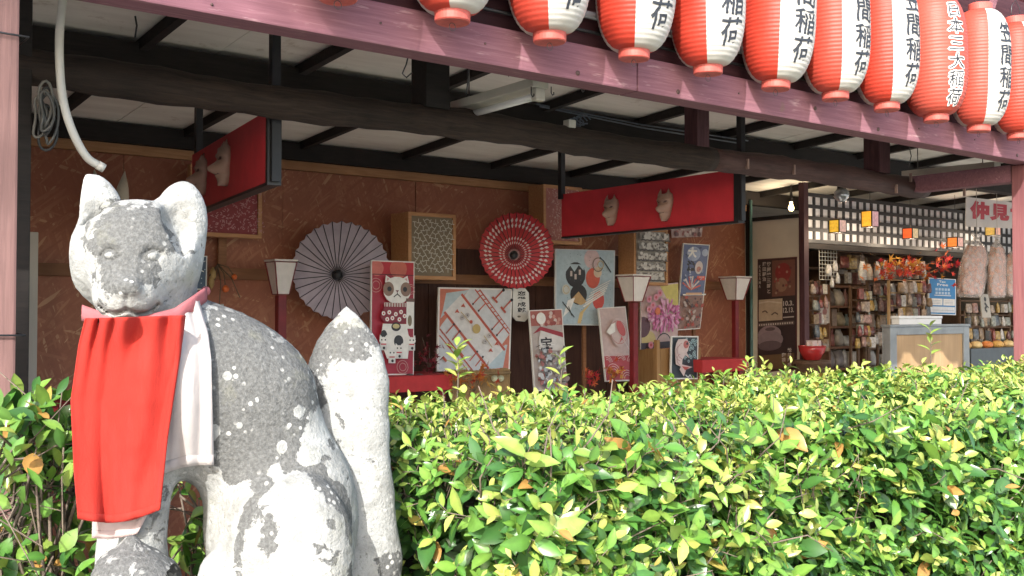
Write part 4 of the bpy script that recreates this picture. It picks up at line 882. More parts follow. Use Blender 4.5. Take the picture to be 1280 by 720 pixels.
def street_art(a):
    C1 = (0.46, 0.09, 0.055); a.rect(0.02, 0.02, 0.98, 0.98, (0.52, 0.17, 0.11)); a.poly([(0.05, 0.55), (0.4, 0.98), (0.98, 0.98), (0.98, 0.45), (0.62, 0.02), (0.02, 0.02), (0.02, 0.5)], (0.56, 0.57, 0.58))
    a.poly([(0.06, 0.72), (0.1, 0.93), (0.40, 0.975), (0.03, 0.62)], (0.42, 0.50, 0.53)); a.poly([(0.62, 0.02), (0.9, 0.05), (0.95, 0.32), (0.92, 0.32)], (0.42, 0.50, 0.53)); a.poly([(0.08, 0.70), (0.30, 0.92), (0.92, 0.28), (0.70, 0.08)], (0.64, 0.62, 0.60))
    def dg(u0, v0, L, w): a.line((u0, v0), (u0 + L * 0.65, v0 - L * 0.70), w, C1)
    dg(0.30, 0.92, 0.95, 0.03); dg(0.08, 0.70, 0.95, 0.03); dg(0.48, 0.98, 0.76, 0.016); dg(0.54, 0.98, 0.70, 0.016); dg(0.02, 0.50, 0.70, 0.016); dg(0.02, 0.42, 0.60, 0.016)
    for i in range(10): a.line((0.50 + i * 0.045, 0.95 - i * 0.049), (0.545 + i * 0.045, 0.965 - i * 0.049), 0.012, C1)
    for i in range(8): a.line((0.03 + i * 0.05, 0.49 - i * 0.054), (0.06 + i * 0.05, 0.44 - i * 0.054), 0.012, C1)
    for u, v in ((0.45, 0.80), (0.53, 0.72), (0.72, 0.50), (0.79, 0.43)): a.line((u, v), (u + 0.10, v + 0.10), 0.014, C1); a.circ(u, v, 0.014, INK, 1, 6)
    for u, v in ((0.10, 0.44), (0.18, 0.36), (0.42, 0.12), (0.5, 0.06)): a.line((u, v), (u + 0.10, v + 0.11), 0.014, C1); a.circ(u + 0.1, v + 0.11, 0.014, INK, 1, 6)
    for u, v in ((0.74, 0.86), (0.86, 0.74)): a.line((u, v), (u + 0.11, v + 0.11), 0.018, C1); a.circ(u + 0.12, v + 0.115, 0.02, INK, 1, 8); a.line((u - 0.03, v + 0.03), (u + 0.04, v - 0.04), 0.025, C1)
    for u, v in ((0.14, 0.3), (0.08, 0.14), (0.3, 0.2), (0.36, 0.36)): a.line((u - 0.02, v + 0.02), (u + 0.03, v - 0.03), 0.03, C1)
    a.circ(0.5, 0.5, 0.055, GLD)
    for u, v in ((0.31, 0.77), (0.23, 0.70), (0.78, 0.32), (0.70, 0.24)): a.poly([(u - 0.03, v - 0.015), (u + 0.005, v + 0.035), (u + 0.035, v - 0.015), (u, v - 0.005)], C1)
    for u, v in ((0.30, 0.63), (0.37, 0.66), (0.62, 0.35), (0.68, 0.42)): a.circ(u, v, 0.03, (0.42, 0.38, 0.36), 1, 10); a.circ(u, v, 0.008, INK, 1, 5)
    a.line((0.28, 0.70), (0.40, 0.58), 0.008, GLD); a.line((0.60, 0.42), (0.72, 0.28), 0.008, GLD); a.circ(0.42, 0.58, 0.022, C1, 1, 8)
sheet('diagonal_street_poster', 'square poster with a pale diagonal street lined in orange red', 'poster', ((548, 359), (641, 361), (637, 465), (546, 464)), 5.34, 5.22, WHT, street_art, WHT, 0.012)
def tag_art(a): a.column('恋愛成就。', 0.26, 0.94, 0.5, 0.175, INK, 0.03)
px = [(641, 360), (656, 360), (661, 366), (662, 396), (656, 402), (646, 401), (641, 396)]
pp = [at(x, y, 5.36) for x, y in px]; o = thing('name_plate', 'white rounded upright plate with five black brush characters', 'plate', (pp[3] + pp[6]) / 2); m = MB(); m.prism(pp, (0, 0.01, 0)); m.build('plate', plain((0.68, 0.66, 0.62), 0.4, 0.05, name='white_plate'), o)
a = Art(at(641, 400, 5.36), at(662, 400, 5.36), at(662, 361, 5.36), at(641, 361, 5.36), (0, -1, 0)); tag_art(a); a.build('lettering', o)
def crane_art(a):
    a.rect(0.02, 0.012, 0.98, 0.988, (0.36, 0.45, 0.50)); a.circ(0.6, 0.88, 0.13, (0.55, 0.40, 0.40)); a.circ(0.33, 0.66, 0.165, INK, 1.0); a.poly([(0.17, 0.70), (0.24, 0.78), (0.31, 0.70), (0.38, 0.79), (0.46, 0.72), (0.47, 0.80), (0.16, 0.80)], (0.36, 0.45, 0.50))
    for u, v in ((0.24, 0.64), (0.31, 0.60), (0.38, 0.66)): a.rect(u, v, u + 0.035, v + 0.07, (0.5, 0.42, 0.38))
    a.circ(0.62, 0.62, 0.12, (0.52, 0.09, 0.05), 1.1); a.circ(0.72, 0.33, 0.10, (0.55, 0.06, 0.04), 1.2); a.circ(0.70, 0.70, 0.07, (0.55, 0.42, 0.30)); a.circ(0.38, 0.40, 0.14, INK, 0.95); a.poly([(0.24, 0.32), (0.38, 0.44), (0.52, 0.30), (0.42, 0.26)], (0.46, 0.30, 0.14))
    a.poly([(0.12, 0.10), (0.20, 0.32), (0.32, 0.36), (0.25, 0.20)], WHT); a.poly([(0.36, 0.02), (0.40, 0.16), (0.62, 0.32), (0.46, 0.16), (0.42, 0.02)], (0.60, 0.44, 0.20))
    for i in range(6): a.line((0.46 + 0.03 * i, 0.24 + 0.045 * i), (0.82 + 0.02 * i, 0.42 + 0.035 * i), 0.02 - 0.002 * i, WHT)
    a.arc(0.70, 0.80, 0.09, 60, 330, 0.014, (0.2, 0.15, 0.12)); a.arc(0.74, 0.80, 0.05, 0, 360, 0.010, GLD); a.line((0.78, 0.86), (0.92, 0.70), 0.016, INK); a.line((0.72, 0.90), (0.80, 0.84), 0.012, INK)
    a.line((0.10, 0.30), (0.30, 0.10), 0.014, INK); a.line((0.20, 0.24), (0.26, 0.12), 0.012, INK); a.circ(0.16, 0.46, 0.07, (0.48, 0.50, 0.48)); a.arc(0.16, 0.46, 0.05, 0, 360, 0.008, GLD)
    for i in range(60): a.circ(0.12 + rng.random() * 0.8, 0.03 + rng.random() * 0.94, 0.006, (0.12, 0.14, 0.15), 1, 4)
sheet('bird_poster', 'pale blue grey poster with black and red round birds', 'poster', ((694, 311), (769, 313), (767, 407), (694, 406)), 5.34, 5.28, WHT, crane_art, (0.5, 0.52, 0.54), 0.012)
def ship_art(a):
    a.rect(0.03, 0.012, 0.97, 0.988, (0.42, 0.36, 0.33)); a.rect(0.03, 0.80, 0.97, 0.988, (0.36, 0.11, 0.09))
    for i in range(26): a.circ(0.08 + 0.84 * rng.random(), 0.80 + 0.18 * rng.random(), 0.05, [(0.6, 0.5, 0.46), (0.3, 0.07, 0.06), (0.5, 0.25, 0.2)][i % 3], 1, 8)
    a.circ(0.32, 0.89, 0.14, WHT); a.poly([(0.05, 0.70), (0.28, 0.79), (0.95, 0.70), (0.95, 0.64), (0.3, 0.74)], (0.30, 0.03, 0.04)); a.poly([(0.2, 0.60), (0.28, 0.74), (0.95, 0.64), (0.92, 0.48), (0.2, 0.50)], (0.6, 0.57, 0.54)); a.text('宝', 0.25, 0.50, 0.36, 0.155, INK, 0.03)
    for i in range(150): a.circ(0.08 + 0.84 * rng.random(), 0.03 + 0.47 * rng.random(), 0.025 + 0.04 * rng.random(), [(0.55, 0.55, 0.54), (0.14, 0.13, 0.13), (0.30, 0.24, 0.22), (0.42, 0.45, 0.47), (0.36, 0.14, 0.12)][i % 5], 0.8 + 0.7 * rng.random(), 7, rng.random() * 3)
    for i in range(30): u, v = 0.1 + 0.8 * rng.random(), 0.05 + 0.5 * rng.random(); a.line((u, v), (u + rng.normal(0, 0.08), v + rng.normal(0, 0.03)), 0.016, INK if i % 2 else WHT)
sheet('treasure_ship_poster', 'tall narrow poster of a crowded treasure boat with one large black character', 'poster', ((661, 388), (703, 386), (709, 487), (668, 489)), 5.24, 5.14, WHT, ship_art, WHT, 0.012)
def fish_art(a):
    a.rect(0.03, 0.012, 0.97, 0.988, (0.50, 0.38, 0.36)); a.rect(0.03, 0.012, 0.97, 0.34, (0.40, 0.06, 0.07))
    for (u, v, r) in ((0.3, 0.10, 0.26), (0.75, 0.02, 0.24), (0.55, 0.26, 0.2), (0.05, 0.24, 0.2), (0.95, 0.24, 0.2)):
        for k in (1, 0.75, 0.5): a.arc(u, v, r * k, 10, 170, 0.02, (0.58, 0.38, 0.36), 8)
    a.rect(0.0, 0.0, 1.0, 0.012, WHT); a.circ(0.54, 0.65, 0.30, (0.53, 0.42, 0.40), 1.25); a.arc(0.54, 0.65, 0.30, 0, 360, 0.012, (0.42, 0.12, 0.11), 20); a.circ(0.62, 0.70, 0.13, (0.50, 0.10, 0.10), 1.7, 16, 0.5); a.poly([(0.5, 0.50), (0.62, 0.60), (0.70, 0.52), (0.62, 0.55)], (0.50, 0.10, 0.10)); a.poly([(0.08, 0.66), (0.28, 0.76), (0.42, 0.78), (0.40, 0.66), (0.2, 0.62)], WHT)
    a.line((0.62, 0.58), (0.86, 0.40), 0.01, WHT)
sheet('goldfish_poster', 'leaning pink poster with a goldfish circle above red waves', 'poster', ((748, 385), (782, 383), (792, 476), (757, 477)), 5.20, 5.12, WHT, fish_art, WHT, 0.012)
def flower_art(a):
    a.rect(0.0, 0.0, 1.0, 1.0, (0.50, 0.36, 0.34)); a.poly([(0.5, 0.98), (1, 0.98), (1, 0.6), (0.75, 0.7)], (0.52, 0.44, 0.12)); a.circ(0.2, 0.12, 0.2, (0.5, 0.4, 0.18)); a.circ(0.05, 0.35, 0.2, (0.10, 0.04, 0.05)); a.rect(0.0, 0.0, 1.0, 0.10, (0.07, 0.06, 0.08))
    for i in range(170):
        an = rng.random() * 6.283; r = 0.40 * math.sqrt(rng.random()); u, v = 0.60 + r * math.cos(an), 0.50 + r * 0.62 * math.sin(an)
        if 0.03 < u < 0.97 and 0.03 < v < 0.97: a.circ(u, v, 0.06, [(0.60, 0.24, 0.42), (0.52, 0.16, 0.33), (0.64, 0.36, 0.48), (0.44, 0.10, 0.25)][i % 4], 0.4, 7, an)
    for u, v in ((0.12, 0.78), (0.22, 0.68), (0.3, 0.80), (0.12, 0.62), (0.40, 0.86), (0.16, 0.06)): a.circ(u, v, 0.07, (0.55, 0.22, 0.28), 1, 9); a.circ(u, v, 0.03, (0.42, 0.06, 0.08), 1, 7)
    a.circ(0.34, 0.58, 0.07, (0.55, 0.14, 0.05)); a.arc(0.5, 0.06, 0.2, 0, 180, 0.02, INK)
sheet('flower_poster', 'poster of a large pink chrysanthemum on pale yellow and pink', 'poster', ((801, 358), (848, 353), (847, 434), (801, 437)), 5.32, 5.28, WHT, flower_art, None, 0.01)
def catch_art(a):
    a.rect(0.03, 0.01, 0.97, 0.99, (0.11, 0.14, 0.26)); a.rect(0.03, 0.01, 0.97, 0.39, (0.28, 0.16, 0.13)); a.circ(0.42, 0.88, 0.26, (0.30, 0.36, 0.50), 0.9); a.circ(0.85, 0.9, 0.12, (0.34, 0.40, 0.52)); a.text('大', 0.2, 0.84, 0.32, 0.12, WHT, 0.05); a.text('漁', 0.2, 0.68, 0.30, 0.12, INK, 0.05)
    for k in range(7): t0 = R(18 + 22 * k); a.line((0.42, 0.46), (0.42 + 0.40 * math.cos(t0), 0.46 + 0.16 * math.sin(t0)), 0.05, (0.52, 0.10, 0.07) if k % 2 == 0 else (0.6, 0.5, 0.45))
    a.circ(0.66, 0.72, 0.15, (0.6, 0.52, 0.5), 1.4); a.circ(0.66, 0.70, 0.09, (0.42, 0.2, 0.16)); a.rect(0.62, 0.57, 0.94, 0.62, (0.60, 0.08, 0.05)); a.rect(0.70, 0.60, 0.90, 0.615, (0.7, 0.3, 0.25))
    for i in range(30): a.circ(0.1 + 0.8 * rng.random(), 0.40 + 0.56 * rng.random(), 0.02 + 0.04 * rng.random(), [(0.5, 0.52, 0.58), (0.06, 0.08, 0.16), (0.26, 0.30, 0.44)][i % 3], 0.6, 7, rng.random() * 3)
    for i in range(70): a.circ(0.1 + 0.8 * rng.random(), 0.02 + 0.35 * rng.random(), 0.03 + 0.05 * rng.random(), [(0.10, 0.06, 0.06), (0.46, 0.36, 0.32), (0.36, 0.07, 0.05), (0.24, 0.15, 0.12)][i % 4], 0.7, 7, rng.random() * 3)
    a.rect(0.03, 0.39, 0.97, 0.405, WHT); a.rect(0.15, 0.395, 0.8, 0.42, (0.60, 0.35, 0.2))
sheet('big_catch_poster', 'narrow tilted poster, blue above and brown below, with fan and two characters', 'poster', ((854, 304), (887, 306), (875, 411), (846, 413)), 5.42, 5.34, WHT, catch_art, WHT, 0.01)
def carp_art(a):
    a.rect(0.04, 0.03, 0.96, 0.97, (0.035, 0.045, 0.055))
    for i in range(34): u, v = 0.5 + 0.42 * rng.random(), 0.35 + 0.6 * rng.random(); a.circ(u, v, 0.04, (0.28, 0.40, 0.42), 1, 8); a.circ(u, v, 0.02, (0.035, 0.045, 0.055), 1, 6)
    a.poly([(0.20, 0.92), (0.50, 0.93), (0.62, 0.82), (0.56, 0.66), (0.36, 0.45), (0.34, 0.28), (0.12, 0.34), (0.08, 0.66), (0.12, 0.82)], (0.56, 0.46, 0.44)); a.poly([(0.34, 0.34), (0.74, 0.28), (0.50, 0.22), (0.42, 0.06), (0.26, 0.22)], (0.54, 0.42, 0.40)); a.poly([(0.34, 0.30), (0.62, 0.27), (0.46, 0.20)], (0.42, 0.08, 0.07)); a.poly([(0.40, 0.58), (0.62, 0.48), (0.50, 0.62)], (0.54, 0.42, 0.40))
    a.circ(0.48, 0.80, 0.10, (0.42, 0.12, 0.11)); a.circ(0.52, 0.82, 0.035, INK); a.arc(0.3, 0.6, 0.2, 100, 260, 0.02, (0.4, 0.25, 0.24)); a.arc(0.36, 0.65, 0.2, 100, 260, 0.02, (0.4, 0.25, 0.24)); a.arc(0.28, 0.45, 0.14, 100, 260, 0.02, (0.4, 0.25, 0.24))
    a.path([(0.45, 0.10), (0.55, 0.04), (0.62, 0.10), (0.68, 0.03)], 0.03, (0.5, 0.52, 0.52))
sheet('carp_poster', 'small black poster of a leaping pale carp', 'poster', ((839, 420), (873, 420), (872, 474), (838, 474)), 5.10, 5.08, WHT, carp_art, WHT, 0.01)
def night_art(a):
    a.rect(0.06, 0.03, 0.94, 0.97, (0.045, 0.075, 0.12))
    for i in range(26): a.circ(0.12 + 0.76 * rng.random(), 0.06 + 0.88 * rng.random(), 0.035, (0.4, 0.46, 0.5), 1, 6)
    a.path([(0.2, 0.5), (0.5, 0.6), (0.8, 0.52)], 0.05, WHT); a.path([(0.5, 0.6), (0.6, 0.75)], 0.05, WHT)
sheet('night_poster', 'small dark blue poster half hidden behind the fox head', 'poster', ((236, 319), (259, 320), (258, 362), (236, 362)), 5.45, 5.43, WHT, night_art, WHT, 0.008)
def strip_art(a):
    a.rect(0.02, 0.04, 0.98, 0.96, (0.40, 0.28, 0.27))
    for i in range(40): a.circ(0.06 + 0.88 * rng.random(), 0.1 + 0.8 * rng.random(), 0.03 + 0.03 * rng.random(), [(0.12, 0.05, 0.06), (0.55, 0.45, 0.43), (0.30, 0.10, 0.10)][i % 3], 1, 7)
sheet('torn_print', 'patterned paper print hanging below the red hanging sign', 'poster', ((838, 276), (879, 274), (877, 296), (840, 297)), 5.50, 5.50, (0.45, 0.33, 0.31), strip_art, None, 0.004)

# ---- framed pattern panels (shallow wooden boxes)
def framed(name, label, px4, Y, dep, cback, pattern, fw=0.022):
    lt, rt, rb, lb = [at(*q, Y) for q in px4]
    o = thing(name, label, 'framed panel', (lb + rb) / 2)
    x0, x1, z0, z1 = (lt.x + lb.x) / 2, (rt.x + rb.x) / 2, (lb.z + rb.z) / 2, (lt.z + rt.z) / 2
    for q in (((x0, z0), (x0 + fw, z1)), ((x1 - fw, z0), (x1, z1)), ((x0 + fw, z0), (x1 - fw, z0 + fw)), ((x0 + fw, z1 - fw), (x1 - fw, z1))):
        m = MB(); m.box((q[0][0], Y, q[0][1]), (q[1][0], Y + dep, q[1][1]), bev=0.0015); m.build('frame_stick', M_trim, o)
    m = MB(); m.box((x0 + fw * 0.9, Y + 0.012, z0 + fw * 0.9), (x1 - fw * 0.9, Y + dep - 0.01, z1 - fw * 0.9)); m.build('panel', plain(cback, 0.7, 0.12, 20, name='panel_cloth'), o)
    a = Art((x0 + fw, Y + 0.012, z0 + fw), (x1 - fw, Y + 0.012, z0 + fw), (x1 - fw, Y + 0.012, z1 - fw), (x0 + fw, Y + 0.012, z1 - fw), (0, -1, 0)); pattern(a); a.build('pattern', o); return o
def fret(a):                                           # three armed tortoiseshell figures
    c = (0.48, 0.45, 0.38); k = a.w / a.h
    for i in range(6):
        for j in range(8):
            u, v = 0.08 + i * 0.185 + (0.0925 if j % 2 else 0), 0.06 + j * 0.128
            if u > 0.97: continue
            for q in range(3):
                an = R(90 + 120 * q + (60 if (i + j) % 2 else 0)); L = 0.085; e = (u + L * math.cos(an), v + L * k * math.sin(an)); t_ = an + math.pi / 2; w2 = 0.045
                p1, p2 = (e[0] + w2 * math.cos(t_), e[1] + w2 * k * math.sin(t_)), (e[0] - w2 * math.cos(t_), e[1] - w2 * k * math.sin(t_))
                if all(0.01 < z_ < 0.99 for z_ in (*e, *p1, *p2)): a.line((u, v), e, 0.016, c); a.line(p1, p2, 0.016, c)
framed('fret_pattern_panel', 'wood framed panel of grey brown cloth with a pale fret pattern', ((511, 265), (571, 268), (569, 352), (510, 347)), 5.24, 0.20, (0.19, 0.15, 0.10), fret)
def squig(c, n, L):
    def f(a):
        for i in range(n):
            u, v = 0.02 + 0.96 * rng.random(), 0.02 + 0.96 * rng.random(); an = rng.random() * 6.28; pts = []
            for k in range(3): pts.append((min(0.99, max(0.01, u)), min(0.99, max(0.01, v)))); u += L * math.cos(an); v += L * math.sin(an); an += rng.choice((-1.2, 1.2))
            a.path(pts, 0.010, c)
    return f
framed('red_pattern_panel', 'wood framed panel of dark red cloth with fine pale scrolls below the left sign', ((238, 205), (328, 212), (327, 297), (238, 296)), 5.36, 0.05, (0.26, 0.045, 0.05), squig((0.46, 0.22, 0.21), 330, 0.022))
framed('pink_pattern_panel', 'wood framed panel of faded pink cloth partly behind the right sign', ((680, 231), (728, 234), (727, 307), (679, 303)), 5.30, 0.16, (0.34, 0.13, 0.11), squig((0.52, 0.34, 0.29), 260, 0.03))
def waves(a):
    for j in range(5):
        a.rect(0.01, 0.03 + j * 0.195, 0.99, 0.03 + j * 0.195 + 0.155, (0.26, 0.24, 0.22))
        for i in range(26): a.circ(0.05 + 0.9 * rng.random(), 0.05 + j * 0.195 + 0.12 * rng.random(), 0.055, (0.55, 0.52, 0.48), 0.8, 8); a.k -= 0
        for i in range(14): a.circ(0.05 + 0.9 * rng.random(), 0.05 + j * 0.195 + 0.12 * rng.random(), 0.025, (0.14, 0.12, 0.11), 1, 6)
        a.path([(0.01 + 0.07 * k, 0.028 + j * 0.195 + 0.012 * (k % 2)) for k in range(15)], 0.03, (0.07, 0.06, 0.055))
framed('blossom_pattern_panel', 'wood framed panel with rows of grey and white blossom bands', ((793, 283), (836, 288), (834, 359), (792, 354)), 5.26, 0.16, (0.42, 0.38, 0.33), waves)

# ---- paper parasols
def parasol(name, label, cpx, Y, rad, hub, face, cm, rings):
    c = at(*cpx, Y); o = thing(name, label, 'parasol', c); n = Vector(face).normalized(); ex = Vector((0, 0, 1)).cross(n).normalized() * -1; ez = n.cross(ex) * -1
    if ez.z < 0: ez = -ez
    hx, hz_ = hub; NR = 32
    def pt(r, k, off=0.0):
        a = 2 * math.pi * k / NR; f = r / rad; q = c + ex * (r * math.cos(a) + hx * (1 - f)) + ez * (r * math.sin(a) + hz_ * (1 - f)) + n * (rad * 0.20 * (1 - f) + off); return q
    rr = [0.02 * rad, 0.25 * rad, 0.5 * rad, 0.75 * rad, 0.97 * rad, rad]; v = []; f = []
    for r in rr:
        for k in range(NR * 2): v.append(pt(r * (1.0 if k % 2 == 0 else (0.985 if r < rad * 0.99 else 0.955)), k / 2, -0.002 if k % 2 else 0.0))
    for i in range(len(rr) - 1):
        for k in range(NR * 2): f.append((i * NR * 2 + k, i * NR * 2 + (k + 1) % (NR * 2), (i + 1) * NR * 2 + (k + 1) % (NR * 2), (i + 1) * NR * 2 + k))
    m = MB(); m.add(v, f); solid(m.v, m.f, 0.0015).build('canopy', cm, o)
    for k in range(NR):
        m = MB(); m.tube([pt(0.03 * rad, k, 0.004), pt(rad * 0.995, k, 0.004)], 0.0022, 5); m.build('rib', M_black, o)
    m = MB(); m.tube([pt(0, 0, -0.01), pt(0, 0, 0.03)], [0.03, 0.016], 14); m.build('hub_cap', M_black, o)
    m = MB(); m.tube([pt(0, 0, 0.0), pt(0, 0, 0.0) - n * min(0.45, (Y_WALL - Y - 0.02) / max(0.4, -n.y))], 0.010, 8); m.build('shaft', M_rail, o)
    for (r0, r1, cnt, cc) in rings:
        m = MB()
        for k in range(cnt):
            k0 = k * NR / cnt; w = 0.30 * NR / cnt
            m.add([pt(r0, k0, 0.006), pt((r0 + r1) / 2, k0 + w, 0.006), pt(r1, k0 + w * 0.5, 0.006), pt((r0 + r1) / 2, k0 - w, 0.006)], [(0, 1, 2, 3)])
        tag(m.build('pattern_ring', flat_mat(cc), o, fix=False), kind='stuff')
    return o
M_pw = plain((0.40, 0.345, 0.40), 0.6, 0.12, 12, name='lilac_white_paper', trans=0.1); M_pr = plain((0.46, 0.022, 0.032), 0.5, 0.12, 12, name='red_oiled_paper', trans=0.1)
vd = lambda px: Vector((-at(px, 340, 5)[0], -5, 0)).normalized()
parasol('white_paper_parasol', 'open pale lilac white paper parasol with dark ribs on the wall', (427, 338), 5.32, 0.285, (0.035, -0.03), vd(427) + Vector((0.1, -0.2, 0)), M_pw, ())
parasol('red_paper_parasol', 'open red paper parasol with white petal rings on the wall', (646, 313), 5.26, 0.248, (0.03, -0.035), vd(646) + Vector((0.1, -0.2, 0)), M_pr,
        ((0.155, 0.185, 44, (0.62, 0.50, 0.50)), (0.185, 0.215, 44, (0.62, 0.50, 0.50)), (0.085, 0.108, 32, (0.60, 0.42, 0.42)), (0.062, 0.082, 32, (0.60, 0.42, 0.42)), (0.022, 0.04, 32, (0.55, 0.36, 0.36))))

# ---- paper lamps on red posts
M_redpaint = plain((0.17, 0.013, 0.016), 0.5, 0.2, 20, name='red_paint'); M_lamp = plain((0.78, 0.74, 0.70), 0.6, 0.06, 20, name='lamp_paper', trans=0.2)
def stand_lamp(label, cx, ytop, ybot, ybase, Y, wt, wb, pw):
    T, B = at(cx, ytop, Y), at(cx, ybot, Y); o = thing('stand_lamp', label, 'lamp', (B.x, Y, 0.06), 0.0, 'paper lamps on red posts')
    sc_ = (at(cx + 10, ybot, Y).x - B.x) / 10 * 0.80; ht, hb = wt * sc_ / 2, wb * sc_ / 2
    cor = lambda h, z: [(B.x - h, Y - h, z), (B.x + h, Y - h, z), (B.x + h, Y + h, z), (B.x - h, Y + h, z)]
    a, b = cor(hb, B.z), cor(ht, T.z)
    for k in range(4): k2 = (k + 1) % 4; m = MB(); c = Vector((B.x, Y, 0)); ins = lambda q: Vector(q).lerp(Vector((B.x, Y, q[2])), 0.06); m.prism([ins(a[k]), ins(a[k2]), ins(b[k2]), ins(b[k])], (0, 0, 0.0)) if False else m.add([ins(a[k]), ins(a[k2]), ins(b[k2]), ins(b[k])], [(0, 1, 2, 3)]); m.build('paper_panel', M_lamp, o)
    for k in range(4):
        m = MB(); m.bar(a[k], b[k], 0.005, 0.005, up=(0.3, 0.2, 0.9)); m.build('frame_bar', M_redpaint, o)
        [MB().bar(e_[k], e_[(k + 1) % 4], 0.004, 0.004).build('frame_bar', M_redpaint, o) for e_ in (a, b)]
    m = MB(); m.box((B.x - ht - 0.004, Y - ht - 0.004, T.z + 0.005), (B.x + ht + 0.004, Y + ht + 0.004, T.z + 0.014)); m.build('lid', M_lamp, o)
    m = MB(); m.box((B.x - pw / 2, Y - pw / 2, 0.06), (B.x + pw / 2, Y + pw / 2, B.z - 0.005), bev=0.003); m.build('post', M_redpaint, o)
stand_lamp('white paper lamp on a red post left of the pale parasol', 351, 328, 368, 460, 5.30, 34, 18, 0.048)
stand_lamp('white paper lamp on a red post between goldfish and flower posters', 792, 346, 377, 470, 4.98, 27, 14, 0.042)
stand_lamp('white paper lamp on a red post next to the white door panel', 919, 348, 375, 450, 5.34, 23, 12, 0.040)

# ---- hanging signs with fox masks
M_sign = plain((0.50, 0.030, 0.044), 0.55, 0.15, 6, 0.1, name='red_sign_paint'); M_mask = plain((0.34, 0.22, 0.175), 0.45, 0.18, 14, name='clay_mask'); M_maskd = plain((0.10, 0.05, 0.045), 0.6, 0.2, name='mask_markings')
def hanging_sign(label, A, B, z0a, z1a, z0b, z1b, masks, rods):
    """A far end, B near end; the painted face looks to -X"""
    A, B = Vector(A), Vector(B); d = (B - A); L = d.length; x = d.normalized(); n = Vector((-abs(x.y), 0, 0)) ; n = Vector((x.y, -x.x, 0)); n = n if n.x < 0 else -n
    o = thing('hanging_sign', label, 'sign', ((A.x + B.x) / 2, (A.y + B.y) / 2, min(z0a, z0b)), 0.0, 'red hanging signs'); th = 0.035
    pa = lambda p, z, k: Vector((p.x, p.y, z)) + n * k
    m = MB(); m.prism([pa(A, z0a, 0), pa(B, z0b, 0), pa(B, z1b, 0), pa(A, z1a, 0)], -n * th); m.build('board', M_sign, o)
    for q in (0, 1):
        m = MB()
        if q == 0: m.prism([pa(B, z0b - 0.012, 0.006), pa(B, z1b + 0.01, 0.006), pa(B, z1b + 0.01, -th - 0.01), pa(B, z0b - 0.012, -th - 0.01)], x * 0.03)
        else: m.prism([pa(A, z0a - 0.012, 0.004), pa(B, z0b - 0.012, 0.004), pa(B, z0b - 0.012, -th - 0.006), pa(A, z0a - 0.012, -th - 0.006)], (0, 0, 0.0115))
        m.build('edge_strip', M_black, o)
    for P0, zt_ in rods:
        m = MB(); m.box((P0.x - 0.016, P0.y - 0.016, z0b if P0 is rods[-1][0] else z1a - 0.03), (P0.x + 0.016, P0.y + 0.016, zt_)); m.build('hanger_rod', M_black, o)
    for lab, s, zc, hgt in masks:
        c = A.lerp(B, s); c = Vector((c.x, c.y, zc)); mk = thing('fox_mask', lab, 'mask', c + n * 0.001, 0.0, 'fox masks on the hanging signs'); nu, nv = 22, 30; v = []; f = []
        prof = [(-1, 0.10), (-0.8, 0.30), (-0.5, 0.42), (-0.1, 0.54), (0.25, 0.60), (0.5, 0.56), (0.62, 0.54), (0.8, 0.50), (1.0, 0.42)]
        def surf(u, w, off=0.0):                        # u across -1..1, w up -1..1
            hw = np.interp(w, [q[0] for q in prof], [q[1] for q in prof]) * hgt * 0.5; topcut = 0.30 * max(0.0, 1 - abs(abs(u) - 0.72) / 0.30) if w > 0.5 else 0
            zz = w if w <= 0.62 else 0.62 + (w - 0.62) * (topcut / 0.30)
            e = max(0.0, 1 - u * u) ** 0.5
            dep = 0.20 * e + 0.22 * math.exp(-((w + 0.30) / 0.26) ** 2 - (u / 0.55) ** 2) + 0.05 * math.exp(-((w - 0.28) / 0.10) ** 2) * e - 0.04 * math.exp(-((w - 0.12) / 0.09) ** 2 - ((abs(u) - 0.45) / 0.25) ** 2) - 0.05 * math.exp(-((w + 0.52) / 0.05) ** 2)
            if w > 0.62: dep *= max(0.25, 1 - (w - 0.62) * 1.6)
            return c + x * (u * hw) + Vector((0, 0, zz * hgt * 0.5)) + n * (dep * hgt * 1.05 + off)
        for j in range(nv + 1):
            for i in range(nu + 1): v.append(surf(-1 + 2 * i / nu, -1 + 2 * j / nv))
        f = [(j * (nu + 1) + i, j * (nu + 1) + i + 1, (j + 1) * (nu + 1) + i + 1, (j + 1) * (nu + 1) + i) for j in range(nv) for i in range(nu)]
        m = MB(); m.add(v, f, 0, True); m2 = solid(m.v, m.f, 0.003); m2.build('face', M_mask, mk)
        for sg in (-1, 1):
            m = MB(); e = [surf(sg * (0.22 + 0.50 * t_), 0.10 + 0.10 * t_ + 0.05 * q * math.sin(math.pi * t_), 0.003) for q in (1, -1) for t_ in (np.linspace(0, 1, 7) if q == 1 else np.linspace(1, 0, 7)[1:-1])]; m.add(e, [tuple(range(len(e)))]); m.build('eye_slit', M_maskd, mk, fix=False)
        m = MB(); e = [surf(0.5 * t_, -0.54 + 0.06 * t_ * t_, 0.003) for t_ in np.linspace(-1, 1, 9)] + [surf(0.5 * t_, -0.565 + 0.06 * t_ * t_, 0.003) for t_ in np.linspace(1, -1, 9)]; m.add(e, [tuple(range(len(e)))]); m.build('mouth_line', M_maskd, mk, fix=False)
    return o
Rb, Ra = at(918, 245, 3.58), at(702, 270, 4.92)
